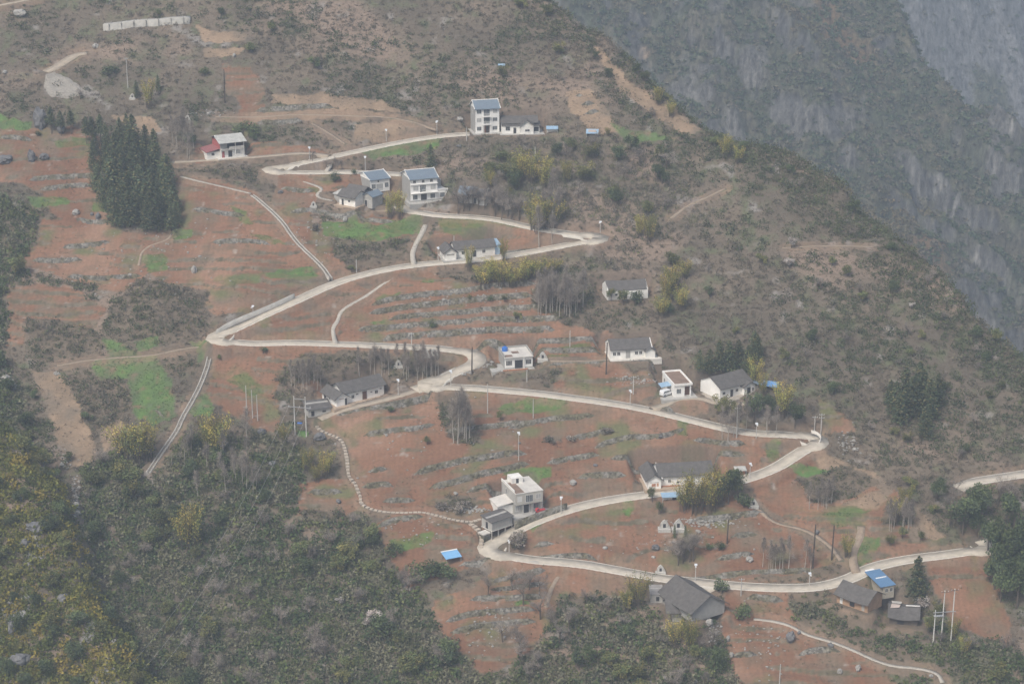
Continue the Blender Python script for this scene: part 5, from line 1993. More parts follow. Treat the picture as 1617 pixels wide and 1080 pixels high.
# the villa
H4 = House('villa', 'white_villa', 'white villa with blue-grey roof, grey side wall and low annex beside the zigzag road')
w, d, h = H4.w, H4.d, 7.3
H4.base(-1, w + 5.2, -2.6, d, CONCW, name='terrace_slab')
H4.gable_wall(WHITE, 0, w, 0, d, h, 1.7)
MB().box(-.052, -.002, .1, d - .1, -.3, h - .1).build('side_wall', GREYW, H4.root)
H4.gable_roof(BLUER, 0, w, 0, d, h, 1.7, .5, .4)
H4.ridge(-.4, w + .4, d / 2, h + 1.85)
H4.rakes(0, w, 0, d, h, 1.7, .5, .4)
for f in (.15, .47, .78):
    H4.window(w * f, 6.0, .75, .8, DARK)
MB().box(-.05, w + .05, -.35, -.002, 5.45, 5.6).build('belt_course', TRIM, H4.root)
MB().box(-.05, w + .05, -.9, -.002, 2.75, 2.92).build('balcony_slab', TRIM, H4.root)
for f in (.2, .84):
    H4.window(w * f, 3.65, 1.55, 1.3, CURT, bars=2)
H4.window(w * .46, 3.0, 1.8, 2.1, name='glazed_door', bars=3)
H4.balcony(w * .55, 2.4, 3.07, .85)
for f in (.17, .82):
    H4.window(w * f, .8, 1.4, 1.4, bars=2)
H4.door(w * .49, 1.9, 2.35, DARK)
an = MB().box(w + .003, w + 3.4, .3, d * .8, -.5, 3.0).build('annex', WHITE, H4.root)
MB().box(w + .003, w + 3.5, .2, .4, 3.002, 3.5).build('parapet', TRIM, an)
MB().box(w + .003, w + 2.6, d * .5, d * .8 - .1, 3.003, 5.4).build('stair_tower', GREYW, an)
H4.window(w + 1.7, .8, 1.4, 1.4, y=.3, bars=2)
MB().box(-.01, w + 3.41, -.05, -.003, 0, .45).build('plinth', GREYW, H4.root)

# old cluster left of the villa
H5 = House('old_cluster', 'old_farmhouse', 'small old white farmhouse with dark tiled roof below the blue-roofed house')
w, d, h = H5.w, H5.d, 3.2
H5.base(-1.5, w + 1, -1.6, d, mat('yard_earth', (.42, .33, .25), .95, .2, .8), name='yard_slab')
H5.gable_wall(OLDWHITE, 0, w, 0, d, h, 1.4)
H5.gable_roof(TILE, 0, w, 0, d, h, 1.4, .8, .5, sag=.1)
H5.door(w * .22, .8, 1.9, DARK)
H5.window(w * .62, 1.3, .7, .6, DARK)
H5.block(GREYW, -3.2, -.02, 1.5, 5.0, 2.7, 'lean_to')
H5.shed_roof(PALER, -3.2, .3, 1.5, 5.0, 2.75, 3.3, .35, name='lean_to_roof')
H5.block(GREYW, -1.5, w * .8, d + .3, d + 4.6, 3.2, 'rear_wing')
H5.gable_roof(TILE, -1.5, w * .8, d + .3, d + 4.6, 3.2, 1.4, .5, .4, name='rear_roof')
H5b = House('old_annex', 'blue_roof_annex', 'small pale rendered annex with blue roof, half hidden by bamboo, left of the villa')
w, d, h = H5b.w, H5b.d, 3.4
H5b.cross_wall(CONCW, 0, w, 0, d, h, 1.0)
H5b.cross_roof(BLUER, 0, w, 0, d, h, 1.0, .4, .5)
H5b.door(w * .3, .9, 2.0, DARK)
H5b.window(w * .7, 1.1, .9, .9, CURT)

# red and white house
H6 = House('red_house', 'red_walled_house', 'two-storey house with red upper wall, pale tin roof and red side roof')
w, d, h = H6.w, H6.d, 5.2
H6.base(-1.2, w + 1.0, -1.7, d, FLATR)
MB().box(0, w, 0, d, -.5, 2.6).build('wall', OLDWHITE, H6.root)
MB().box(0, w, -.9, d, 2.602, 2.85).build('balcony_slab', FLATR, H6.root)
MB().box(w * .35, w, -.9, -.78, 2.852, 3.6).build('balcony_parapet', FLATR, H6.root)
MB().box(.0, w * .3, 0.02, d, 2.852, h).build('upper_wall', GREYW, H6.root)
MB().box(w * .3 + .01, w, 1.6, d, 2.852, h).build('upper_wall', DARK, H6.root)
MB().box(-.06, -.004, .1, d - .1, 2.86, h).build('red_panel', REDW, H6.root)
H6.gable_roof(PALER, 0, w, -.4, d, h, 1.3, 1.1, .8, t=.1)
for x in (w * .62, w - .1):
    MB().tube([(x, -.85, 0), (x, -.85, h - .1)], .10, 6).build('porch_post', TRIM, H6.root)
H6.block(OLDWHITE, -4.2, -.07, .8, d - .5, 2.0, 'side_room')
H6.shed_roof(REDR, -4.2, -.1, .6, d - .3, 2.1, 3.0, .25, name='side_roof', side=True)
H6.door(w * .42, 1.3, 2.1, DARK)
H6.door(w * .12, .8, 2.0, REDW)
H6.window(w * .75, .9, 1.6, 1.1, CURT)
H6.window(-2.2, .9, .9, .8, DARK, y=.8, frame=False)

# roadside row
H7 = House('roadside_row', 'roadside_farmhouse', 'long white farmhouse with dark roof and left wing beside the road, bamboo in front')
w, d, h = H7.w, H7.d, 3.0
H7.base(-.6, w + 1, -1.6, d, CONCW)
x1 = w * .22
H7.gable_wall(OLDWHITE, x1, w, 1.0, d, h, 1.5)
H7.gable_roof(TILE, x1, w, 1.0, d, h, 1.5, .5, .4, sag=.15)
H7.cross_wall(OLDWHITE, 0, x1, -.6, d, 2.5, 1.3)
H7.cross_roof(TILE_Y, 0, x1, -.6, d, 2.5, 1.3, .4, .6)
for f in (.38, .78):
    H7.window(w * f, 1.1, .9, .9, DARK, y=1.0)
H7.door(w * .6, 1.0, 2.0, DARK, y=1.0)
H7.window(w * .11, 1.5, 2.3, .45, mat('grey_shutter', (.32, .31, .29), .8, .2, 1), y=-.6, frame=False)
H7.block(mat('pale_blue_wall', (.42, .58, .72), .8, .1, 1), w + .02, w + 1.7, 1.5, d, 3.1, 'blue_side_room')
H7.shed_roof(LBLUE, w + .1, w + 1.7, 1.5, d, 3.2, 3.6, .3, name='side_roof')

# white rows on the hill
H8 = House('hill_row', 'hillside_farmhouse', 'lone long whitewashed house with dark roof among brush on the hillside')
w, d, h = H8.w, H8.d, 2.9
H8.gable_wall(OLDWHITE, 0, w, 0, d, h, 1.9)
H8.gable_roof(TILE, 0, w, .3, d, h, 1.85, .25, -.05, sag=.25)
H8.window(w * .70, .9, .8, 1.1, DARK)
H8.window(w * .22, 1.2, .6, .6, DARK, frame=False)
H8.window(w * .45, .2, .9, 1.9, DARK, name='doorway', frame=False)
H9 = House('ledge_row', 'ledge_farmhouse', 'white farmhouse with dark tiled roof on a stone ledge below the lone hillside house')
w, d, h = H9.w, H9.d, 2.9
H9.base(-.3, w + 2.4, -1.9, d, FLATR, .0, 'ledge_slab')
H9.gable_wall(OLDWHITE, 0, w, 0, d, h, 1.8)
H9.gable_roof(TILE, .2, w - .6, 0, d, h, 1.8, .5, .3, sag=.12)
H9.cross_wall(OLDWHITE, w * .82, w + .6, -.9, 2.5, 2.2, .8)
H9.cross_roof(TILE_Y, w * .82, w + .6, -.9, 3.0, 2.2, .8, .4, .4)
for f, m_ in ((.1, DARK), (.2, DARK), (.62, DARK), (.72, DARK)):
    H9.window(w * f, 1.0, .8, .9, m_)
H9.door(w * .42, 1.1, 2.1, GREYW)

# flat roofed house with blue tank
H10 = House('flat_roof', 'flat_roof_house', 'single-storey grey-white flat-roofed house with a blue tank on its roof')
w, d, h = H10.w, H10.d, 3.3
H10.base(-4.0, w + .3, -1.5, d * .6, CONCW, .0)
MB().box(0, w, 0, d, -.5, h).build('wall', GREYW, H10.root)
MB().box(.0, w, -.05, -.002, .3, h - .05).build('front_wall', WHITE, H10.root)
rf = MB().box(-.15, w + .15, -.55, d + .15, h + .002, h + .2).build('roof', FLATR, H10.root)
MB().box(w * .35, w * .6, d * .35, d * .6, h + .203, h + .22).build('roof_stain', BROWNR, rf)
MB().box(.1, w * .3, .1, d * .25, h + .203, h + .218).build('roof_stain', BROWNR, rf)
for a in ((-.14, .1, 0, d), (w - .1, w + .14, 0, d), (.1, w - .1, d - .1, d + .12)):
    MB().box(a[0], a[1], a[2], a[3], h + .201, h + .75).build('parapet', GREYW, rf)
H10.window(w * .15, 1.1, 1.6, 1.3, DARK, y=-.05, bars=3)
H10.window(w * .85, 1.1, 1.5, 1.3, DARK, y=-.05, bars=3)
H10.door(w * .5, 2.3, 2.5, DARK, y=-.05)
MB().box(w * .665, w * .70, -.5, -.3, 0.01, h).build('porch_post', TRIM, H10.root)
MB().box(-.8, w * .8, -1.55, -1.35, -.3, .32).build('brick_kerb', BRICK, H10.root)
px_, py_ = H10.root.location.x, H10.root.location.y
c_, s_ = math.cos(pads['flat_roof']['ang']), math.sin(pads['flat_roof']['ang'])
tk = empty('water_tank', (px_ + c_ * 1.3 - s_ * (d - 2.2), py_ + s_ * 1.3 + c_ * (d - 2.2), pads['flat_roof']['z'] + h + .2), 0, label='bright blue water tank on the roof of the flat-roofed house', cat='water tank')
BL = mat('blue_plastic', (.04, .17, .55), .45)
MB().tube([(0, 0, 0), (0, 0, 1.0), (0, 0, 1.25)], [.85, .85, .35], 14).build('tank_body', BL, tk)
MB().tube([(0, 0, 1.2), (0, 0, 1.38)], [.28, .26], 10).build('tank_lid', BL, tk)

# white house with a parked van
H11 = House('car_house', 'white_flat_roof_house', 'white single-storey house with brown-stained flat roof and a van parked at its side')
w, d, h = H11.w, H11.d, 3.3
H11.base(-3.8, w + 1.5, -1.8, d * .7, CONCW, .0)
MB().box(0, w * .62, 0, d, -.5, h).build('wall', WHITE, H11.root)
MB().box(w * .62 + .004, w, 1.1, d, -.5, h - .01).build('wall', WHITE, H11.root)
MB().box(w - .35, w - .05, -.1, .2, -.3, h).build('porch_post', WHITE, H11.root)
rf = MB().box(-.12, w + .3, -.35, d + .15, h + .003, h + .25).build('roof', WHITE, H11.root)
MB().box(.2, w - .1, .1, d - .3, h + .253, h + .27).build('roof_stain', BROWNR, rf)
for a in ((-.12, .15, -.2, d), (w, w + .28, -.2, d), (.16, w - .01, d - .15, d + .13), (-.12, w + .28, -.34, -.21)):
    MB().box(a[0], a[1], a[2], a[3], h + .251, h + .62).build('parapet', WHITE, rf)
H11.window(w * .28, 1.0, 1.2, 1.3, bars=2)
H11.door(w * .8, 1.7, 2.4, DOORW, y=1.1)
H11.window(d * .55, 1.3, .9, 1.1, DARK, 'left', 0, 1)
H11.window(d * .8, 1.3, .9, 1.1, DARK, 'left', 0, 1)
MB().slab([(-3.0, 2.2, 2.35), (-.06, 2.2, 2.7), (-.06, 5.6, 2.7), (-3.0, 5.6, 2.35)], .08).build('carport_roof', LBLUE, H11.root)
for yy in (2.3, 5.5):
    MB().tube([(-2.9, yy, 0), (-2.9, yy, 2.28)], .05, 5).build('carport_post', METAL, H11.root)

# big white gable
H12 = House('gable_house', 'white_gable_house', 'large white farmhouse showing its broad blank gable, dark roof, bare trees in front')
w, d, h = H12.w, H12.d, 3.4
H12.base(-1.8, w + 3, -2.6, d * .8, mat('pale_yard', (.40, .36, .31), .9, .2, .8), .0)
H12.gable_wall(WHITE, 0, w * .72, 0, d, h, 2.0)
H12.gable_roof(TILE, 0, w * .95, 0, d, h, 2.0, .7, .35, sag=.15)
H12.cross_wall(WHITE, w * .66, w, -1.3, d - .5, 2.6, 1.0)
H12.cross_roof(TILE_Y, w * .66, w, -1.3, d - .5, 2.6, 1.0, .4, .5)
H12.door(w * .36, 1.0, 2.1, DARK)
for f in (.12, .52):
    H12.window(w * f, 1.2, .9, .7, DARK)
H12.window(w * .80, .3, 1.2, 1.8, DARK, y=-1.3, name='doorway', frame=False)
H12.window(w * .93, .9, .8, .9, DARK, y=-1.3)
H12.shed_roof(BLUER, w + .02, w + 1.8, -1.2, 3.5, 2.3, 2.9, .2, name='lean_to_roof')
H12.block(OLDWHITE, w + .3, w + 1.6, -.8, 3.2, 2.3, 'lean_to')

# long farmhouse
H13 = House('long_farmhouse', 'long_farmhouse', 'long white farmhouse with sweeping dark grey tiled roof and left gable wing')
w, d, h = H13.w, H13.d, 3.4
H13.base(-1.5, w + .6, -2.4, d, mat('yard_earth', (.42, .33, .25), .95, .2, .8), .0)
xw = w * .22
H13.gable_wall(WHITE, xw * .85, w, 0, d, h, 1.8)
H13.gable_roof(TILE, xw * .78, w, 0, d, h, 1.8, .6, .6, sag=.16)
H13.cross_wall(WHITE, 0, xw, -.9, d + .5, 2.6, 1.2)
H13.cross_roof(TILE_Y, 0, xw, -.9, d + .6, 2.6, 1.2, .5, .8)
H13.door(w * .19, .75, 2.0, DARK, y=-.9)
H13.window(w * .10, 1.9, 1.6, .25, mat('faded_sign_board', (.45, .36, .33), .8), y=-.9, frame=False)
H13.window(w * .36, 1.1, .8, .9, DARK)
H13.door(w * .60, 1.3, 2.4, DOORW)
H13.window(w * .45, 1.9, .7, .25, DARK, frame=False)
H13.window(w * .74, 1.6, .6, .25, DARK, frame=False)
H13.window(w * .84, 1.0, .9, .9, DARK)
H13.window(w * .93, 2.0, .6, .25, DARK, frame=False)
H13.window(3.0, 1.0, .7, 1.0, DARK, 'left', 0)
H13.window(d - 1.2, .0, 1.3, 1.9, DARK, 'left', 0, name='doorway', frame=False)
HO = House('outbuilding', 'farm_outbuilding', 'low grey outbuilding with dark roof left of the long farmhouse', cat='outbuilding')
w, d, h = HO.w, HO.d, 2.1
HO.block(CONCW, 0, w, 0, d, h)
HO.shed_roof(TILE, 0, w, 0, d, h + .15, h + 1.0, .4)
HO.block(CONCW, .05, w - .05, d * .6, d - .05, h + .8, 'rear_wall')
HO.window(w * .2, .2, .9, 1.5, DARK, name='doorway', frame=False)
HO.window(w * .7, 1.0, 1.0, .5, DARK, frame=False)

# tiled farmhouse behind bamboo
H14 = House('tiled_farmhouse', 'tiled_farmhouse', 'white farmhouse with long dark tiled roof half hidden behind tall bamboo')
w, d, h = H14.w, H14.d, 3.3
H14.base(-.8, w * .6, -1.3, d * .8, mat('yard_earth', (.42, .33, .25), .95, .2, .8), .0)
xw = w * .2
H14.gable_wall(WHITE, xw * .9, w, .5, d - 1, h, 1.9)
H14.gable_roof(TILE, xw * .9, w, .5, d - 1, h, 1.9, .6, .3, sag=.15)
H14.cross_wall(WHITE, 0, xw, -.6, d, 2.7, 1.3)
H14.cross_roof(TILE_Y, 0, xw, -.6, d, 2.7, 1.3, .5, .7)
MB().tube([(xw + .35, -.7, 2.75), (xw * .95, 3.5, 3.9), (xw * .9, d * .55, 5.2)], .16, 5).build('valley_flashing', TRIM, H14.root)
H14.window(w * .09, .7, 1.1, .8, BRICK, y=-.6, frame=False)
H14.window(w * .15, .7, .5, .9, mat('orange_cloth', (.55, .3, .18), .8), y=-.6, frame=False)
H14.window(w * .10, 1.75, 2.4, .16, GREYW, y=-.6, frame=False)
H14.window(w * .34, 1.2, .65, .8, DARK, y=.5)
H14.window(w * .47, .9, .6, .5, DARK, y=.5, frame=False)
MB().box(0, w * .5, -.02 + .35, .49, 0, .35).build('plinth', BRICK, H14.root)

# two-storey concrete house
H15 = House('concrete_house', 'concrete_house', 'two-storey bare concrete house with open flat roof and white lean-to slab')
w, d, h = H15.w, H15.d, 6.0
H15.base(-1.2, w + 3.5, -2.8, d * .6, CONCW, .0, 'yard_slab')
MB().box(0, w, 0, d, -.5, 2.9).build('wall', CONCW, H15.root)
MB().box(-.02, w + .05, -1.1, d, 2.902, h).build('upper_wall', CONCW, H15.root)
MB().box(.05, w * .995, -1.145, -1.102, 2.95, h - .05).build('upper_front', mat('pale_render', (.52, .50, .45), .9, .15, .7), H15.root)
rf = MB().box(-.15, w + .2, -1.25, d + .1, h + .002, h + .18).build('roof', FLATR, H15.root)
MB().box(.1, w * .34, -.9, d * .75, h + .183, h + .2).build('roof_stain', BROWNR, rf)
MB().box(w * .2, w * .62, d * .62, d - .1, h + .181, h + 1.7).build('roof_room', OLDWHITE, rf)
MB().box(w * .36, w * .46, d * .62 - .04, d * .62 - .002, h + .2, h + 1.5).build('roof_door', DARK, rf)
MB().box(-.14, .1, -.2, d, h + .182, h + .8).build('parapet', OLDWHITE, rf)
MB().tube([(w + .05, -1.1, h + .1), (w + .05, -1.1, 0)], .09, 6).build('drain_pipe', METAL, H15.root)
H15.window(w * .14, 3.9, 1.2, 1.4, FRAME, y=-1.15, bars=2)
H15.window(w * .5, 3.5, 1.9, 1.9, y=-1.15, bars=3)
H15.window(w * .84, 4.1, 1.3, 1.2, CURT, y=-1.15, bars=1)
H15.door(w * .45, 1.5, 2.3, DARK)
H15.window(w * .82, .8, 1.3, 1.5, bars=3)
H15.window(w * .12, .8, .9, 1.3, GREYW)
H15.window(d * .6, 3.8, .9, 1.4, DARK, 'left', -.02)
for k_ in range(3):
    MB().tube([(w * (.28 + .34 * k_ % 1), -.95, 0), (w * (.28 + .34 * k_ % 1), -.95, 2.9)], .11, 6).build('porch_post', CONCW, H15.root)
H15.block(OLDWHITE, -4.3, -.03, 1.0, 6.2, 2.5, 'side_room')
H15.shed_roof(FLATR, -4.3, -.2, .8, 6.4, 2.6, 3.3, .2, .16, 'side_roof', side=True)
# shed on stilts at the hairpin
HS = House('stilt_shed', 'stilt_shed', 'grey block shed on concrete stilts above the bottom road hairpin', cat='shed')
w, d = HS.w, HS.d
MB().box(0, w, 0, d, 1.9, 4.3).build('wall', CONCW, HS.root)
HS.shed_roof(TILE, 0, w, 0, d, 4.35, 4.95, .35, .14)
MB().box(.05, w - .05, d * .5, d - .05, 4.25, 4.75).build('rear_wall', CONCW, HS.root)
MB().box(-.1, w + .1, -.1, d + .1, 1.7, 1.898).build('floor_slab', FLATR, HS.root)
for k_ in range(4):
    MB().box(w * k_ / 3 - .12 + .1 * (k_ == 0), w * k_ / 3 + .12 - .1 * (k_ == 3), .05, .3, -.8, 1.698).build('stilt', CONCW, HS.root)
MB().box(.1, w - .1, d - .5, d - .2, -.8, 1.698).build('back_wall', EARTHW, HS.root)
HS.window(d * .5, 1.95, .9, 1.8, DARK, 'left', 0, name='doorway', frame=False)
MB().box(-2.6, -.12, .3, 2.6, 1.2, 1.5).build('landing_slab', FLATR, HS.root)
MB().box(-2.4, -.3, .6, 2.4, -.8, 1.198).build('landing_base', STONE, HS.root)

# big grey-roofed hall
H18 = House('grey_hall', 'grey_hall', 'large old hall with big weathered grey roofs below the road, bamboo in front')
w, d, h = H18.w, H18.d, 2.6
H18.gable_wall(GREYW, 0, w, 0, d, h, 3.0)
H18.gable_roof(TILE, 0, w, 0, d, h, 3.0, .9, .6, sag=.35)
H18b = pads['grey_hall_front']
rt_ = H18.root
F18 = House('grey_hall_front', 'grey_hall_wing', 'pale-walled front wing of the grey hall with blue sheets under its eaves', cat='house')
w, d, h = F18.w, F18.d, 3.3
F18.gable_wall(CONCW, 0, w, 0, d, h, 1.7)
F18.gable_roof(TILE, -1.2, w, -.2, d, h, 1.7, .9, .6, sag=.25)
F18.window(w * .3, .3, .9, 1.9, DARK, name='doorway', frame=False)
F18.window(w * .62, 1.2, .8, .8, DARK)
MB().box(w * .42, w * .5, -.12, -.002, 1.5, 2.9).build('blue_sheet', mat('blue_tarp', (.15, .33, .62), .6, .2, 1.5), F18.root)
MB().slab([(w * .55, -1.6, .9), (w * .72, -1.4, .7), (w * .70, -.2, 2.0), (w * .53, -.2, 2.2)], .05).build('blue_sheet', MATS['blue_tarp'], F18.root)
MB().slab([(w * .50, -1.0, 1.9), (w * .66, -.9, 1.8), (w * .66, -.1, 2.7), (w * .50, -.1, 2.8)], .05).build('white_sheet', FRAME, F18.root)
FS = House('grey_hall_side', 'side_hut', 'small roofless pale hut between bamboo and the big grey hall', cat='hut')
w, d, h = FS.w, FS.d, 2.2
FS.block(CONCW, 0, w, 0, d, h)
FS.shed_roof(mat('weathered_slab', (.30, .285, .27), .9, .25, .6), 0, w, 0, d, h + .15, h + .7, .2, .14)
MB().box(.1, w - .1, d * .55, d - .1, h - .1, h + .5).build('rear_wall', CONCW, FS.root)
FS.window(w * .6, .4, .8, 1.2, DARK, frame=False)

# dark barn and blue-roofed shed
H19 = House('dark_barn', 'dark_roof_barn', 'old barn with broad dark tiled roof and mud-brick gable touching the blue-roofed shed', cat='barn')
w, d, h = H19.w, H19.d, 2.9
H19.gable_wall(EARTHW, 0, w, 0, d, h, 1.9)
H19.gable_roof(TILE, 0, w, 0, d, h, 1.9, 1.0, .5, sag=.3)
H19.window(w * .15, 0, .8, 2.0, FRAME, name='doorway', frame=False)
H19.window(w * .5, .2, 1.4, 1.7, DARK, name='doorway', frame=False)
H19.window(w * .85, .1, .8, 1.6, CONCW, name='pale_panel', frame=False)
H20 = House('blue_roof_shed', 'blue_roof_shed', 'narrow brick shed with bright blue sheet roof beside the lower road', cat='shed')
w, d, h = H20.w, H20.d, 3.0
H20.block(mat('pale_brick', (.42, .38, .31), .9, .2, 2.0), 0, w, 0, d, h)
H20.shed_roof(BLUE, -.7, w, 0, d * .8, h + .1, h + 1.0, .3, .1)
MB().box(.06, w - .06, d * .4, d - .06, h - .1, h + .6).build('upper_wall', WHITE, H20.root)
for f in (.3, .72):
    H20.window(w * f, 1.3, .7, 1.0, DARK)
H21 = House('sagging_barn', 'sagging_barn', 'low sagging barn with patched dark slate roof behind the power poles', cat='barn')
w, d, h = H21.w, H21.d, 2.2
H21.gable_wall(mat('old_timber', (.12, .10, .085), .9, .3, 1.5), 0, w, 0, d, h, 1.2)
H21.gable_roof(TILE, 0, w, 0, d, h, 1.2, .8, .5, sag=.45)
MB().slab([(.4, d * .66, h + 1.1), (2.6, d * .66, h + 1.05), (2.8, d + .5, h + .15), (.2, d + .5, h + .2)], .04).build('roof_patch', FLATR, H21.root)
MB().slab([(.0, d * .30, h + .98), (2.2, d * .38, h + 1.06), (2.5, d * .5, h + 1.42), (.3, d * .5, h + 1.5)], .04).build('roof_patch', mat('pinkish_sheet', (.45, .38, .34), .8, .2, 1), H21.root)
MB().tube([(w * .55, d / 2, h + 1.3), (w + .3, d / 2 - .1, h + 1.5)], .14, 5).build('ridge_cap', TRIM, H21.root)
H21.window(w * .4, .1, 1.6, 1.8, DARK, name='doorway', frame=False)
H22 = House('hidden_house', 'half_hidden_house', 'grey-roofed house half hidden among bare trees right of the villa')
w, d, h = H22.w, H22.d, 2.8
H22.gable_wall(GREYW, 0, w, 0, d, h, 1.6)
H22.gable_roof(BLUER, 0, w * .55, 0, d, h, 1.6, .5, .3)
H22.gable_roof(TILE, w * .58, w, .3, d, h - .3, 1.4, .5, .2, name='rear_roof')
H22.window(w * .3, 1.0, .9, .9, DARK)
H22.door(w * .6, .9, 2.0, DARK)
# ------------------------------------------------------------------ sheds, tombs, lamps, poles, vehicles, people-made odds and ends
def px_scale(u, v):
    p = at(u, v)
    return F_PX / np.linalg.norm(p)


def at_root(name, u, v, deg, **kw):
    p = at(u, v)
    return empty(name, tuple(p), math.radians(deg), **kw)


# small blue shelters
def shelter(u, v, deg, w, d, h, m, label, cat='shelter', rise=.6, walls=None):
    r = at_root('shelter', u, v, deg, label=label, cat=cat)
    MB().slab([(-w / 2, 0, h), (w / 2, 0, h), (w / 2, d, h + rise), (-w / 2, d, h + rise)], .09).build('roof', m, r)
    for sx in (-1, 1):
        for yy, hh in ((.2, h - .08), (d - .2, h + rise - .14)):
            MB().tube([(sx * (w / 2 - .2), yy, -1.2), (sx * (w / 2 - .2), yy, hh)], .07, 5).build('post', METAL, r)
    if walls:
        MB().box(-w / 2 + .3, w / 2 - .3, d * .35, d - .3, -1, h - .1).build('wall', walls, r)
    return r


CANOPY = mat('sky_blue_sheet', (.22, .46, .74), .5, .08, 1)
cn = shelter(717, 893, 24, 4.4, 3.4, 2.2, CANOPY, 'small shelter with sky blue sloping roof below the green vegetable plot')
MB().slab([(-2.25, 3.15, 2.86), (2.25, 3.15, 2.86), (2.25, 3.55, 2.92), (-2.25, 3.55, 2.92)], .05).build('roof_edge', TRIM, cn)
shelter(872, 212, 0, 3.8, 2.6, 1.6, LBLUE, 'small shed with pale blue roof just right of the whitewashed farmhouse', 'shed', .5, OLDWHITE)
b2 = shelter(935, 219, -4, 4.0, 3.0, 1.6, LBLUE, 'pale blue-roofed shed with a grey patch, left of the green terrace', 'shed', .8, mat('old_timber', (.12, .10, .085), .9, .3, 1.5))
MB().slab([(-1.3, .9, 1.92), (1.3, .9, 1.92), (1.3, 2.3, 2.31), (-1.3, 2.3, 2.31)], .04).build('roof_patch', mat('pinkish_sheet', (.45, .38, .34), .8, .2, 1), b2)
shelter(792, 110, 0, 2.4, 1.6, 1.3, LBLUE, 'tiny blue-roofed hut high on the brown slope', 'hut', .3, CONCW)
sh = shelter(1060, 797, 6, 5.0, 2.6, 2.2, LBLUE, 'little open hut with pale blue sheet roof below the farmhouse behind bamboo', 'hut', .3, OLDWHITE)
MB().box(.4, 1.5, .85, .9, .2, 1.7).build('doorway', DARK, sh)
shelter(1170, 752, 5, 3.2, 2.4, 1.6, PALER, 'small brick hut with pale roof right of the tall bamboo', 'hut', .4, BRICK)
shelter(1213, 620, -22, 4.6, 2.8, 1.9, mat('blue_tarp', (.15, .33, .62), .6, .2, 1.5), 'deep blue tarpaulin shelter right of the big white-gabled house', 'shelter', .6)


# tombs: stepped stone slab with a central dark niche and a curved cap
TOMB = mat('tomb_stone', (.50, .49, .46), .85, .2, 1.5)


def tomb(u, v, s, look='pale stone tomb'):
    r = at_root('tomb', u, v, 0, cat='tomb', group='stone tombs in the fields')
    k = s / px_scale(u, v)
    MB().box(-k * .55, k * .55, -.2 * k, .5 * k, -.4, .22 * k).build('tomb_base', TOMB, r)
    sl = MB().prism([(-.34 * k, .221 * k), (.34 * k, .221 * k), (.34 * k, .62 * k), (.2 * k, .84 * k), (0, 1.0 * k), (-.2 * k, .84 * k), (-.34 * k, .62 * k)], 0, .22 * k).build('headstone', TOMB, r)
    MB().box(-.12 * k, .12 * k, -.012, -.002, .3 * k, .66 * k).build('niche', DARK, sl)
    for sx in (-1, 1):
        MB().prism([(sx * .38 * k - .05 * k, .221 * k), (sx * .38 * k + .12 * k * (sx > 0) + .03, .221 * k), (sx * .40 * k, .6 * k)], -.04 * k, .14 * k).build('wing_stone', TOMB, r)
    reg(r, look, u, v)
    return r


for u, v, s in [(672, 563, 12), (685, 563, 13), (629, 581, 13), (857, 570, 15), (1049, 838, 18), (1071, 838, 19), (1043, 906, 15), (1190, 801, 14), (495, 328, 10), (296, 191, 9), (209, 157, 9)]:
    tomb(u, v, s)

# street lamps: concrete post with a short arm and a solar head
LAMPHEAD = mat('lamp_head', (.80, .81, .82), .4)
POLEC = mat('pole_concrete', (.50, .49, .47), .8, .12, 1)


def lamp(u, v, hpx):
    r = at_root('street_lamp', u, v, rt.uniform(-20, 20), cat='street lamp', group='solar street lamps along the road')
    h = hpx / px_scale(u, v) * 1.06
    MB().tube([(0, 0, -.4), (0, 0, h)], [.12, .075], 8).build('post', POLEC, r)
    MB().tube([(0, 0, h - .25), (0, -.9, h + .05)], .05, 5).build('arm', METAL, r)
    MB().box(-.2, .2, -1.15, -.6, h + .02, h + .13).build('lamp_head', LAMPHEAD, r)
    MB().slab([(-.36, -.25, h + .12), (.36, -.25, h + .12), (.36, .3, h + .42), (-.36, .3, h + .42)], .05).build('solar_panel', mat('solar_panel', (.62, .66, .70), .35), r)
    reg(r, 'slim white street lamp', u, v)


for u, v, h in [(400, 502, 17), (489, 252, 17), (577, 272, 22), (610, 223, 16), (690, 213, 19), (948, 367, 15), (886, 812, 26), (1098, 917, 25), (1184, 757, 24), (995, 640, 22), (712, 612, 25), (629, 625, 24), (804, 872, 18), (819, 727, 43), (692, 412, 19), (1194, 692, 22), (1278, 924, 18)]:
    lamp(u, v, h)


def pole(u, v, hpx, look='plain concrete utility pole', arms=1, m=None, rr=.15, lean=0.0):
    r = at_root('utility_pole', u, v, 0, cat='utility pole', group='utility poles')
    h = hpx / px_scale(u, v) * 1.06
    MB().tube([(0, 0, -.5), (lean * h, 0, h)], [rr, rr * .65], 8).build('post', m or POLEC, r)
    for k in range(arms):
        z = h - .35 - .9 * k
        a = MB().box(-.75 + lean * h, .75 + lean * h, -.25, -.13, z, z + .12).build('crossarm', METAL, r)
        for x in (-.6, 0, .6):
            MB().tube([(x + lean * h, -.19, z + .121), (x + lean * h, -.19, z + .36)], [.06, .035], 6).build('insulator', FRAME, a)
    reg(r, look, u, v)
    return r, h


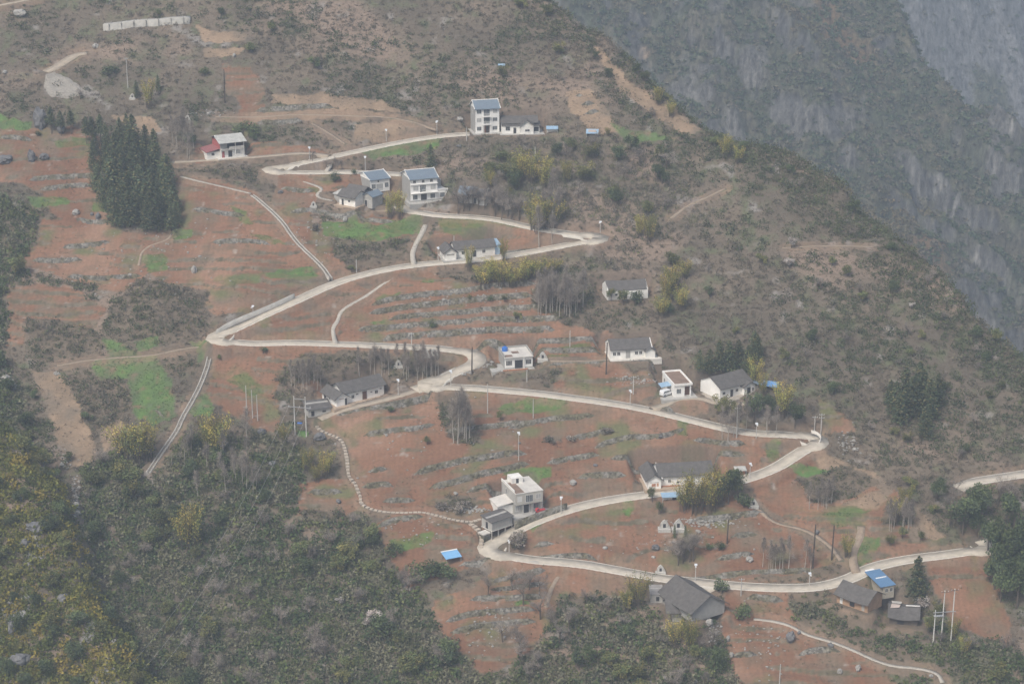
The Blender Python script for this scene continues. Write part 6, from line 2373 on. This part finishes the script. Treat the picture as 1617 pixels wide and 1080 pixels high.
for u, v, h, k in [(1163, 691, 48, 1), (1296, 687, 34, 2), (1286, 681, 24, 1), (650, 548, 22, 1), (1000, 622, 28, 1), (842, 660, 30, 0), (390, 655, 46, 0), (399, 660, 44, 0), (407, 664, 40, 0), (1170, 940, 28, 1), (1231, 1079, 32, 0), (202, 139, 44, 1), (900, 548, 26, 0),
                   (717, 397, 24, 0), (563, 430, 20, 0), (832, 602, 18, 0), (737, 222, 20, 0), (770, 652, 46, 0), (845, 255, 22, 0)]:
    pole(u, v, h, arms=k)
WOODP = mat('dark_timber', (.085, .07, .06), .95, .2, 1)
for u, v, h in [(1283, 897, 70), (1313, 884, 56), (1148, 858, 38), (957, 591, 50), (745, 590, 42), (355, 163, 50), (82, 214, 4)]:
    if h > 10:
        pole(u, v, h, 'dark leaning timber pole', 0, WOODP, .22, .02)
# H frame left of the outbuilding
r = at_root('power_line_frame', 475, 688, -12, label='white H-shaped double power pole left of the farm outbuilding', cat='power pole')
hh = 66 / px_scale(475, 688)
for sx in (-1, 1):
    MB().tube([(sx * 1.6, 0, -1.0), (sx * 1.6, 0, hh)], [.17, .12], 8).build('post', mat('white_concrete', (.62, .61, .58), .7, .1, 1), r)
hf_arm = MB().box(-3.3, 3.3, -.3, -.15, hh * .72, hh * .72 + .16).build('crossarm', METAL, r)
MB().box(-1.5, 1.5, -.28, -.12, hh * .93, hh * .93 + .14).build('crossarm', METAL, r)
for x in (-3, 0, 3):
    MB().tube([(x, -.22, hh * .72 + .161), (x, -.22, hh * .72 + .55)], [.09, .05], 6).build('insulator', FRAME, hf_arm)
MB().box(-.8, .5, -.5, .3, hh * .32, hh * .32 + .15).build('platform', mat('blue_plastic', (.04, .17, .55), .45), r)
# three poles with a transformer platform at the lower right
r = at_root('power_line_frame', 1492, 1014, 8, label='tall three-post power line frame standing in brush right of the sagging barn', cat='power pole')
sc_ = px_scale(1492, 1014)
for x, z0, top in ((-3.0, 1.2, 56), (-1.0, -.3, 88), (1.5, -1.0, 90)):
    hz_ = top / sc_
    MB().tube([(x, 0, z0 - 2.4), (x, 0, hz_)], [.19, .13], 8).build('post', MATS['white_concrete'], r)
for x, top in ((-1.0, 86), (1.5, 88)):
    a = MB().box(x - 1.0, x + 1.0, -.28, -.16, top / sc_ - .1, top / sc_ + .05).build('crossarm', mat('rusty_steel', (.15, .10, .08), .8), r)
    for q in (-.85, 0, .85):
        MB().tube([(x + q, -.22, top / sc_ + .051), (x + q, -.22, top / sc_ + .35)], [.07, .04], 6).build('insulator', FRAME, a)
MB().box(-3.6, 2.1, -.3, -.15, 52 / sc_, 52 / sc_ + .18).build('crossarm', METAL, r)
MB().box(-3.4, -.9, -.55, .3, 46 / sc_, 46 / sc_ + .15).build('platform', METAL, r)

# power lines sagging away from the H frame and down across the woods
CABLE = mat('aluminium_cable', (.55, .55, .54), .5, metal=.2)


def cable(p, q, sag, label):
    p, q = np.array(p, dtype=float), np.array(q, dtype=float)
    pts = [tuple(p + (q - p) * t - np.array([0, 0, sag * 4 * t * (1 - t)])) for t in np.linspace(0, 1, 24)]
    MB().tube(pts, .018, 5).build('power_cable', CABLE, label=label, cat='power cable', group='power cables over the lower wood')


hp = at(475, 688)
for k, x in enumerate((-3, 0, 3)):
    a = hp + np.array([x * .98, -.2, hh * .72 + .5])
    e = at(205 + 26 * k, 1110)
    cable(a, (e[0], e[1], e[2] + 9), 6, ['left', 'middle', 'right'][k].join(['thin power cable over the lower wood, ', 'most of three']) if k != 1 else 'thin power cable over the lower wood, middle one of three')

# minivan beside the flat-roofed white house: built along its own length
VAN = mat('white_van_paint', (.78, .79, .80), .3, spec=.5)
p11 = pads['car_house']
c_, s_ = math.cos(p11['ang']), math.sin(p11['ang'])
vx, vy = -1.6, 1.9
v = empty('parked_van', (p11['x'] + c_ * vx - s_ * vy, p11['y'] + s_ * vx + c_ * vy, p11['z'] + .02), p11['ang'] + math.radians(28), label='white minivan parked under the carport of the white flat-roofed house', cat='van')
prof = [(-1.95, .35), (1.9, .35), (1.98, .75), (1.72, 1.02), (1.35, 1.15), (.85, 1.72), (-1.75, 1.76), (-1.98, 1.2)]
body = MB().prism(prof, -.8, .8).mesh('body')
bo = link_mesh('body', body, VAN, v)
bv = bo.modifiers.new('b', 'BEVEL')
bv.width = .09
bv.segments = 2
MB().prism([(.88, 1.62), (1.30, 1.18), (.45, 1.18), (.45, 1.62)], -.815, .815).build('side_window', GLASS, v)
MB().prism([(-1.6, 1.62), (.35, 1.62), (.35, 1.18), (-1.75, 1.18)][::-1], -.815, .815).build('side_window', GLASS, v)
MB().add([(1.37, -.68, 1.16), (1.37, .68, 1.16), (.90, .66, 1.69), (.90, -.66, 1.69)], [(0, 1, 2, 3)]).build('windscreen', GLASS, v)
for x in (-1.25, 1.3):
    for y in (-.74, .74):
        wh = MB().tube([(x, y - .11, .33), (x, y + .11, .33)], .33, 14).build('wheel', mat('tyre', (.03, .03, .03), .9), v)
        MB().tube([(x, y - .125, .33), (x, y + .125, .33)], .17, 10).build('rim', METAL, wh)
for y in (-.55, .55):
    MB().box(1.93, 2.0, y - .15, y + .15, .68, .86).build('headlight', FRAME, v)
# red vehicle by the two-storey concrete house
REDP = mat('red_paint', (.50, .05, .06), .4, spec=.5)
p15 = pads['concrete_house']
c_, s_ = math.cos(p15['ang']), math.sin(p15['ang'])
vx, vy = p15['w'] * .86, -1.7
tr = empty('red_tricycle', (p15['x'] + c_ * vx - s_ * vy, p15['y'] + s_ * vx + c_ * vy, p15['z'] + .02), p15['ang'], label='small red cargo tricycle parked in front of the two-storey concrete house', cat='tricycle')
MB().prism([(-.1, .5), (1.4, .5), (1.5, 1.0), (-.15, 1.0)], -.5, .5).build('cargo_box', REDP, tr)
MB().prism([(-1.0, .45), (-.12, .45), (-.12, 1.0), (-.3, 1.45), (-.85, 1.5), (-1.15, .9)], -.42, .42).build('cab', REDP, tr)
MB().prism([(-.9, 1.05), (-.25, 1.05), (-.38, 1.38), (-.82, 1.38)], -.435, .435).build('cab_window', GLASS, tr)
for x, y in ((-.95, 0), (1.0, -.5), (1.0, .5)):
    MB().tube([(x, y - .07, .28), (x, y + .07, .28)], .28, 12).build('wheel', MATS['tyre'], tr)


# ------------------------------------------------------------------ rocks, rubble, retaining wall, embankment
def rock_mesh(seed, n=2):
    bm = bmesh.new()
    bmesh.ops.create_icosphere(bm, subdivisions=n + 1, radius=1)
    rs = np.random.RandomState(seed)
    o = rs.rand(3) * 50
    for ve in bm.verts:
        c = ve.co
        f = 1 + .6 * (vnoise(c.x * 3 + o[0], c.y * 3 + c.z * 2 + o[1], 2.2, 5) - .5) + .4 * (vnoise(c.z * 3 + o[2], c.x * 3 + c.y, 1.1, 6) - .5) + .28 * (vnoise(c.x * 3 + o[2], c.y * 3 + c.z * 3, .45, 7) - .5)
        ve.co = c * f
        ve.co.z *= .8
    me_ = bpy.data.meshes.new('boulder')
    bm.to_mesh(me_)
    bm.free()
    return me_


ROCKM = mat('grey_limestone', (.16, .16, .165), .95, .45, .9, .3)
PALEROCK = mat('pale_limestone', (.33, .32, .30), .95, .25, .9, .15)
rocks = [rock_mesh(i) for i in range(6)]
rocks2 = [m_.copy() for m_ in rocks]
for m_ in rocks:
    m_.materials.append(ROCKM)
for m_ in rocks2:
    m_.materials.append(PALEROCK)


def boulder(u, v, wpx, hpx=None, pale=False):
    s = px_scale(u, v)
    p = at(u, v)
    o = link_mesh('boulder', rt.choice(rocks2 if pale else rocks), None, None, (p[0], p[1], p[2] + (hpx or wpx * .6) / s * .25), rt.uniform(0, 6), cat='boulder', group='boulders and rocks in the fields')
    o.scale = (wpx / s / 2, wpx / s / 2 * .8, (hpx or wpx * .6) / s / 2 * 1.15)
    reg(o, 'pale grey boulder' if pale else 'dark grey boulder', u, v)
    return o


for a in [(64, 200, 22, 34), (8, 256, 26, 16), (50, 254, 13, 20), (97, 208, 14, 12), (70, 250, 14, 10), (120, 338, 12, 10, 1), (155, 345, 9, 10), (145, 340, 6, 6), (306, 430, 9, 14, 1), (413, 684, 13, 10), (505, 693, 18, 14), (1248, 1010, 15, 18), (1262, 1000, 6, 6),
          (1183, 884, 14, 8, 1), (1035, 866, 14, 12), (1090, 868, 9, 12), (1290, 842, 10, 8), (1103, 840, 9, 5, 1), (1312, 1020, 9, 8), (1355, 1058, 9, 12, 1), (1326, 1062, 8, 10, 1), (725, 232, 9, 5), (726, 190, 12, 8, 1), (443, 305, 8, 6), (545, 350, 9, 12, 1), (100, 965, 1, 1),
          (58, 836, 34, 20), (30, 790, 12, 9), (40, 862, 16, 14), (110, 860, 12, 10), (100, 948, 18, 14), (162, 955, 12, 12), (180, 1015, 10, 9, 1), (200, 1008, 8, 8, 1), (20, 1000, 14, 30), (30, 1045, 30, 18), (145, 935, 14, 12),
          (120, 800, 12, 10, 1), (122, 812, 10, 8, 1), (98, 735, 8, 7, 1), (115, 775, 6, 10, 1), (140, 877, 7, 6, 1), (10, 600, 16, 10, 1), (22, 612, 10, 8, 1), (1043, 690, 7, 5), (430, 735, 14, 10), (535, 793, 9, 7), (720, 780, 8, 5, 1), (905, 764, 12, 8, 1), (940, 735, 10, 4), (1470, 1068, 8, 6, 1),
          (1155, 1035, 8, 8, 1), (1050, 1072, 9, 8, 1), (1098, 1078, 8, 9, 1), (500, 100, 1, 1), (370, 90, 6, 6, 1), (150, 75, 10, 8, 1), (33, 25, 18, 14, 1), (8, 115, 10, 6, 1), (820, 700, 6, 4), (150, 232, 10, 7), (610, 688, 6, 4, 1),
          (1105, 965, 10, 9, 1), (1120, 985, 12, 12, 1), (1130, 1000, 9, 7, 1), (1150, 1010, 7, 10, 1)]:
    if a[2] > 2:
        boulder(*a[:4], pale=len(a) > 4)

# rubble heaps: too many stones to count
rub = []
for u, v, w_, h_, n_ in [(1197, 632, 24, 12, 90), (1130, 1000, 20, 30, 60), (755, 575, 40, 14, 110), (735, 588, 30, 6, 50), (1010, 470, 10, 5, 20), (1110, 825, 90, 12, 160), (745, 805, 50, 10, 80), (90, 590, 10, 6, 20), (20, 610, 24, 24, 60), (120, 790, 12, 70, 130), (105, 730, 14, 30, 40), (1000, 600, 60, 16, 60), (330, 180, 60, 10, 40),
                         (780, 480, 200, 60, 60), (1340, 700, 30, 40, 60), (690, 700, 240, 100, 40), (1060, 860, 200, 60, 45), (250, 400, 200, 100, 90), (780, 990, 100, 80, 70), (660, 840, 100, 40, 30), (500, 380, 80, 60, 60), (1200, 1020, 120, 90, 70)]:
    for _ in range(n_):
        rub.append((rt.gauss(u, w_ * .28), rt.gauss(v, h_ * .28)))
iv = bmesh.new()
bmesh.ops.create_icosphere(iv, subdivisions=1, radius=1)
bv_ = np.array([ve.co[:] for ve in iv.verts])
bf_ = np.array([[ve.index for ve in f.verts] for f in iv.faces])
iv.free()
VS, FS_ = [], []
for i, (u, v_) in enumerate(rub):
    if not (0 < u < 1617 and 0 < v_ < 1085):
        continue
    p = at(u, v_)
    if sample(near_road, p[0], p[1]) < .4:
        continue
    s = rt.uniform(.12, .42) * (1 + (rt.random() < .06))
    q = bv_ * (1 + .3 * (np.random.RandomState(i).rand(len(bv_), 1) - .5)) * np.array([s, s * rt.uniform(.6, 1), s * rt.uniform(.45, .8)])
    FS_.append(bf_ + len(VS) * len(bv_))
    VS.append(q + p + np.array([0, 0, .05]))
link_mesh('rubble', mesh_np('rubble', np.concatenate(VS), np.concatenate(FS_)), PALEROCK, kind='stuff')

# long retaining wall at the top left
q = np.array([at(u, v) for u, v in [(163, 48), (200, 44), (235, 41), (270, 38), (300, 37)]])
q = resample(smooth(q, 1), 2.0)
n = len(q)
zt = sample(H, q[:, 0], q[:, 1]) + 1.9
zb = zt - 4.0
V = np.concatenate([np.c_[q[:, 0], q[:, 1] - .6, zb], np.c_[q[:, 0], q[:, 1] - .3, zt], np.c_[q[:, 0], q[:, 1] + 3.0, zt + .02], np.c_[q[:, 0], q[:, 1] + 3.0, zb]])
k = np.arange(n - 1)
Fq = np.concatenate([np.stack([k + a * n, k + 1 + a * n, k + 1 + (a + 1) * n, k + (a + 1) * n], 1) for a in (0, 1, 2)] + [np.array([[0, n, 2 * n, 3 * n], [n - 1, 4 * n - 1, 3 * n - 1, 2 * n - 1]])])
rw = empty('retaining_wall', tuple(q[0]), 0, label='long pale grey retaining wall high on the slope at upper left', cat='retaining wall')
V = V - q[0]
link_mesh('wall_body', mesh_np('wall_body', V, Fq), mat('wall_concrete', (.38, .37, .34), .9, .3, .5), rw)
for i in range(1, n - 1, 2):
    a = q[i] - q[0]
    z_ = float(zt[i] - q[0][2])
    MB().box(a[0] - .12, a[0] + .12, a[1] - .66, a[1] - .20, z_ - 3.5, z_ + .12).build('buttress', MATS['wall_concrete'], rw)
# spoil bank of grey gravel under the zigzag track
gq = [at(u, v) for u, v in [(68, 116), (84, 112), (112, 122), (144, 150), (110, 158), (78, 156), (66, 136)]]
cx, cy = np.mean([g_[0] for g_ in gq]), np.mean([g_[1] for g_ in gq])
V, Fq = [], []
N = 14
ring = resample(np.array(gq + [gq[0]]), 1.2)
nr_ = len(ring)
for j in range(6):
    f = 1 - j / 5
    for p in ring:
        x_, y_ = cx + (p[0] - cx) * f, cy + (p[1] - cy) * f
        V.append((x_, y_, ground(x_, y_) - .3 + .9 * sstep(0, .35, 1 - f) + .25 * (vnoise(x_, y_, 1.5, 9) - .5)))
for j in range(5):
    for i in range(nr_ - 1):
        a = j * nr_ + i
        Fq.append((a, a + 1, a + 1 + nr_, a + nr_))
mb = MB()
mb.add(V, Fq)
mb.build('gravel_bank', mat('grey_gravel', (.29, .27, .24), .95, .3, 1.5, .1), kind='structure')

# roadside parapet above the left hairpin and rail at the right hairpin
def low_wall(px, h, t, name, label, m, cat='low wall'):
    p = line3(px, 1, 3)
    V_, F_ = ribbon(p, t, h, h + .6)
    o = link_mesh(name, mesh_np(name, V_, F_), m, cat=cat, label=label)
    return o


low_wall([(342, 526), (360, 514), (385, 503), (410, 493), (440, 480), (465, 468)], .9, .35, 'roadside_wall', 'pale concrete parapet along the road above the left hairpin', CONCW)
low_wall([(1281, 680), (1292, 683), (1298, 690), (1293, 700)], .3, .2, 'roadside_wall', 'low pale parapet round the right road hairpin', FLATR)
low_wall([(788, 886), (820, 889), (850, 891)], .8, .15, 'roadside_rail', 'low grey rail under the bottom road hairpin', METAL, 'rail')
low_wall([(813, 833), (830, 826), (850, 818), (875, 810), (895, 803)], 1.6, .5, 'yard_wall', 'grey stone yard wall between the concrete house and the road', STONE, 'stone wall')
# ------------------------------------------------------------------ haze
hz = MB()
hz.box(-880, 1480, -55, 2380, -561.5, 420)
hm = bpy.data.materials.new('haze')
hm.use_nodes = True
hn = hm.node_tree
for n in list(hn.nodes):
    if n.type == 'BSDF_PRINCIPLED':
        hn.nodes.remove(n)
pv = hn.nodes.new('ShaderNodeVolumePrincipled')
pv.inputs['Color'].default_value = (.70, .83, 1.0, 1)
pv.inputs['Density'].default_value = HAZE_DENSITY
pv.inputs['Anisotropy'].default_value = 0.1
out = [n for n in hn.nodes if n.type == 'OUTPUT_MATERIAL'][0]
hn.links.new(pv.outputs[0], out.inputs['Volume'])
hz.build('haze', hm, kind='stuff')
finish_labels()
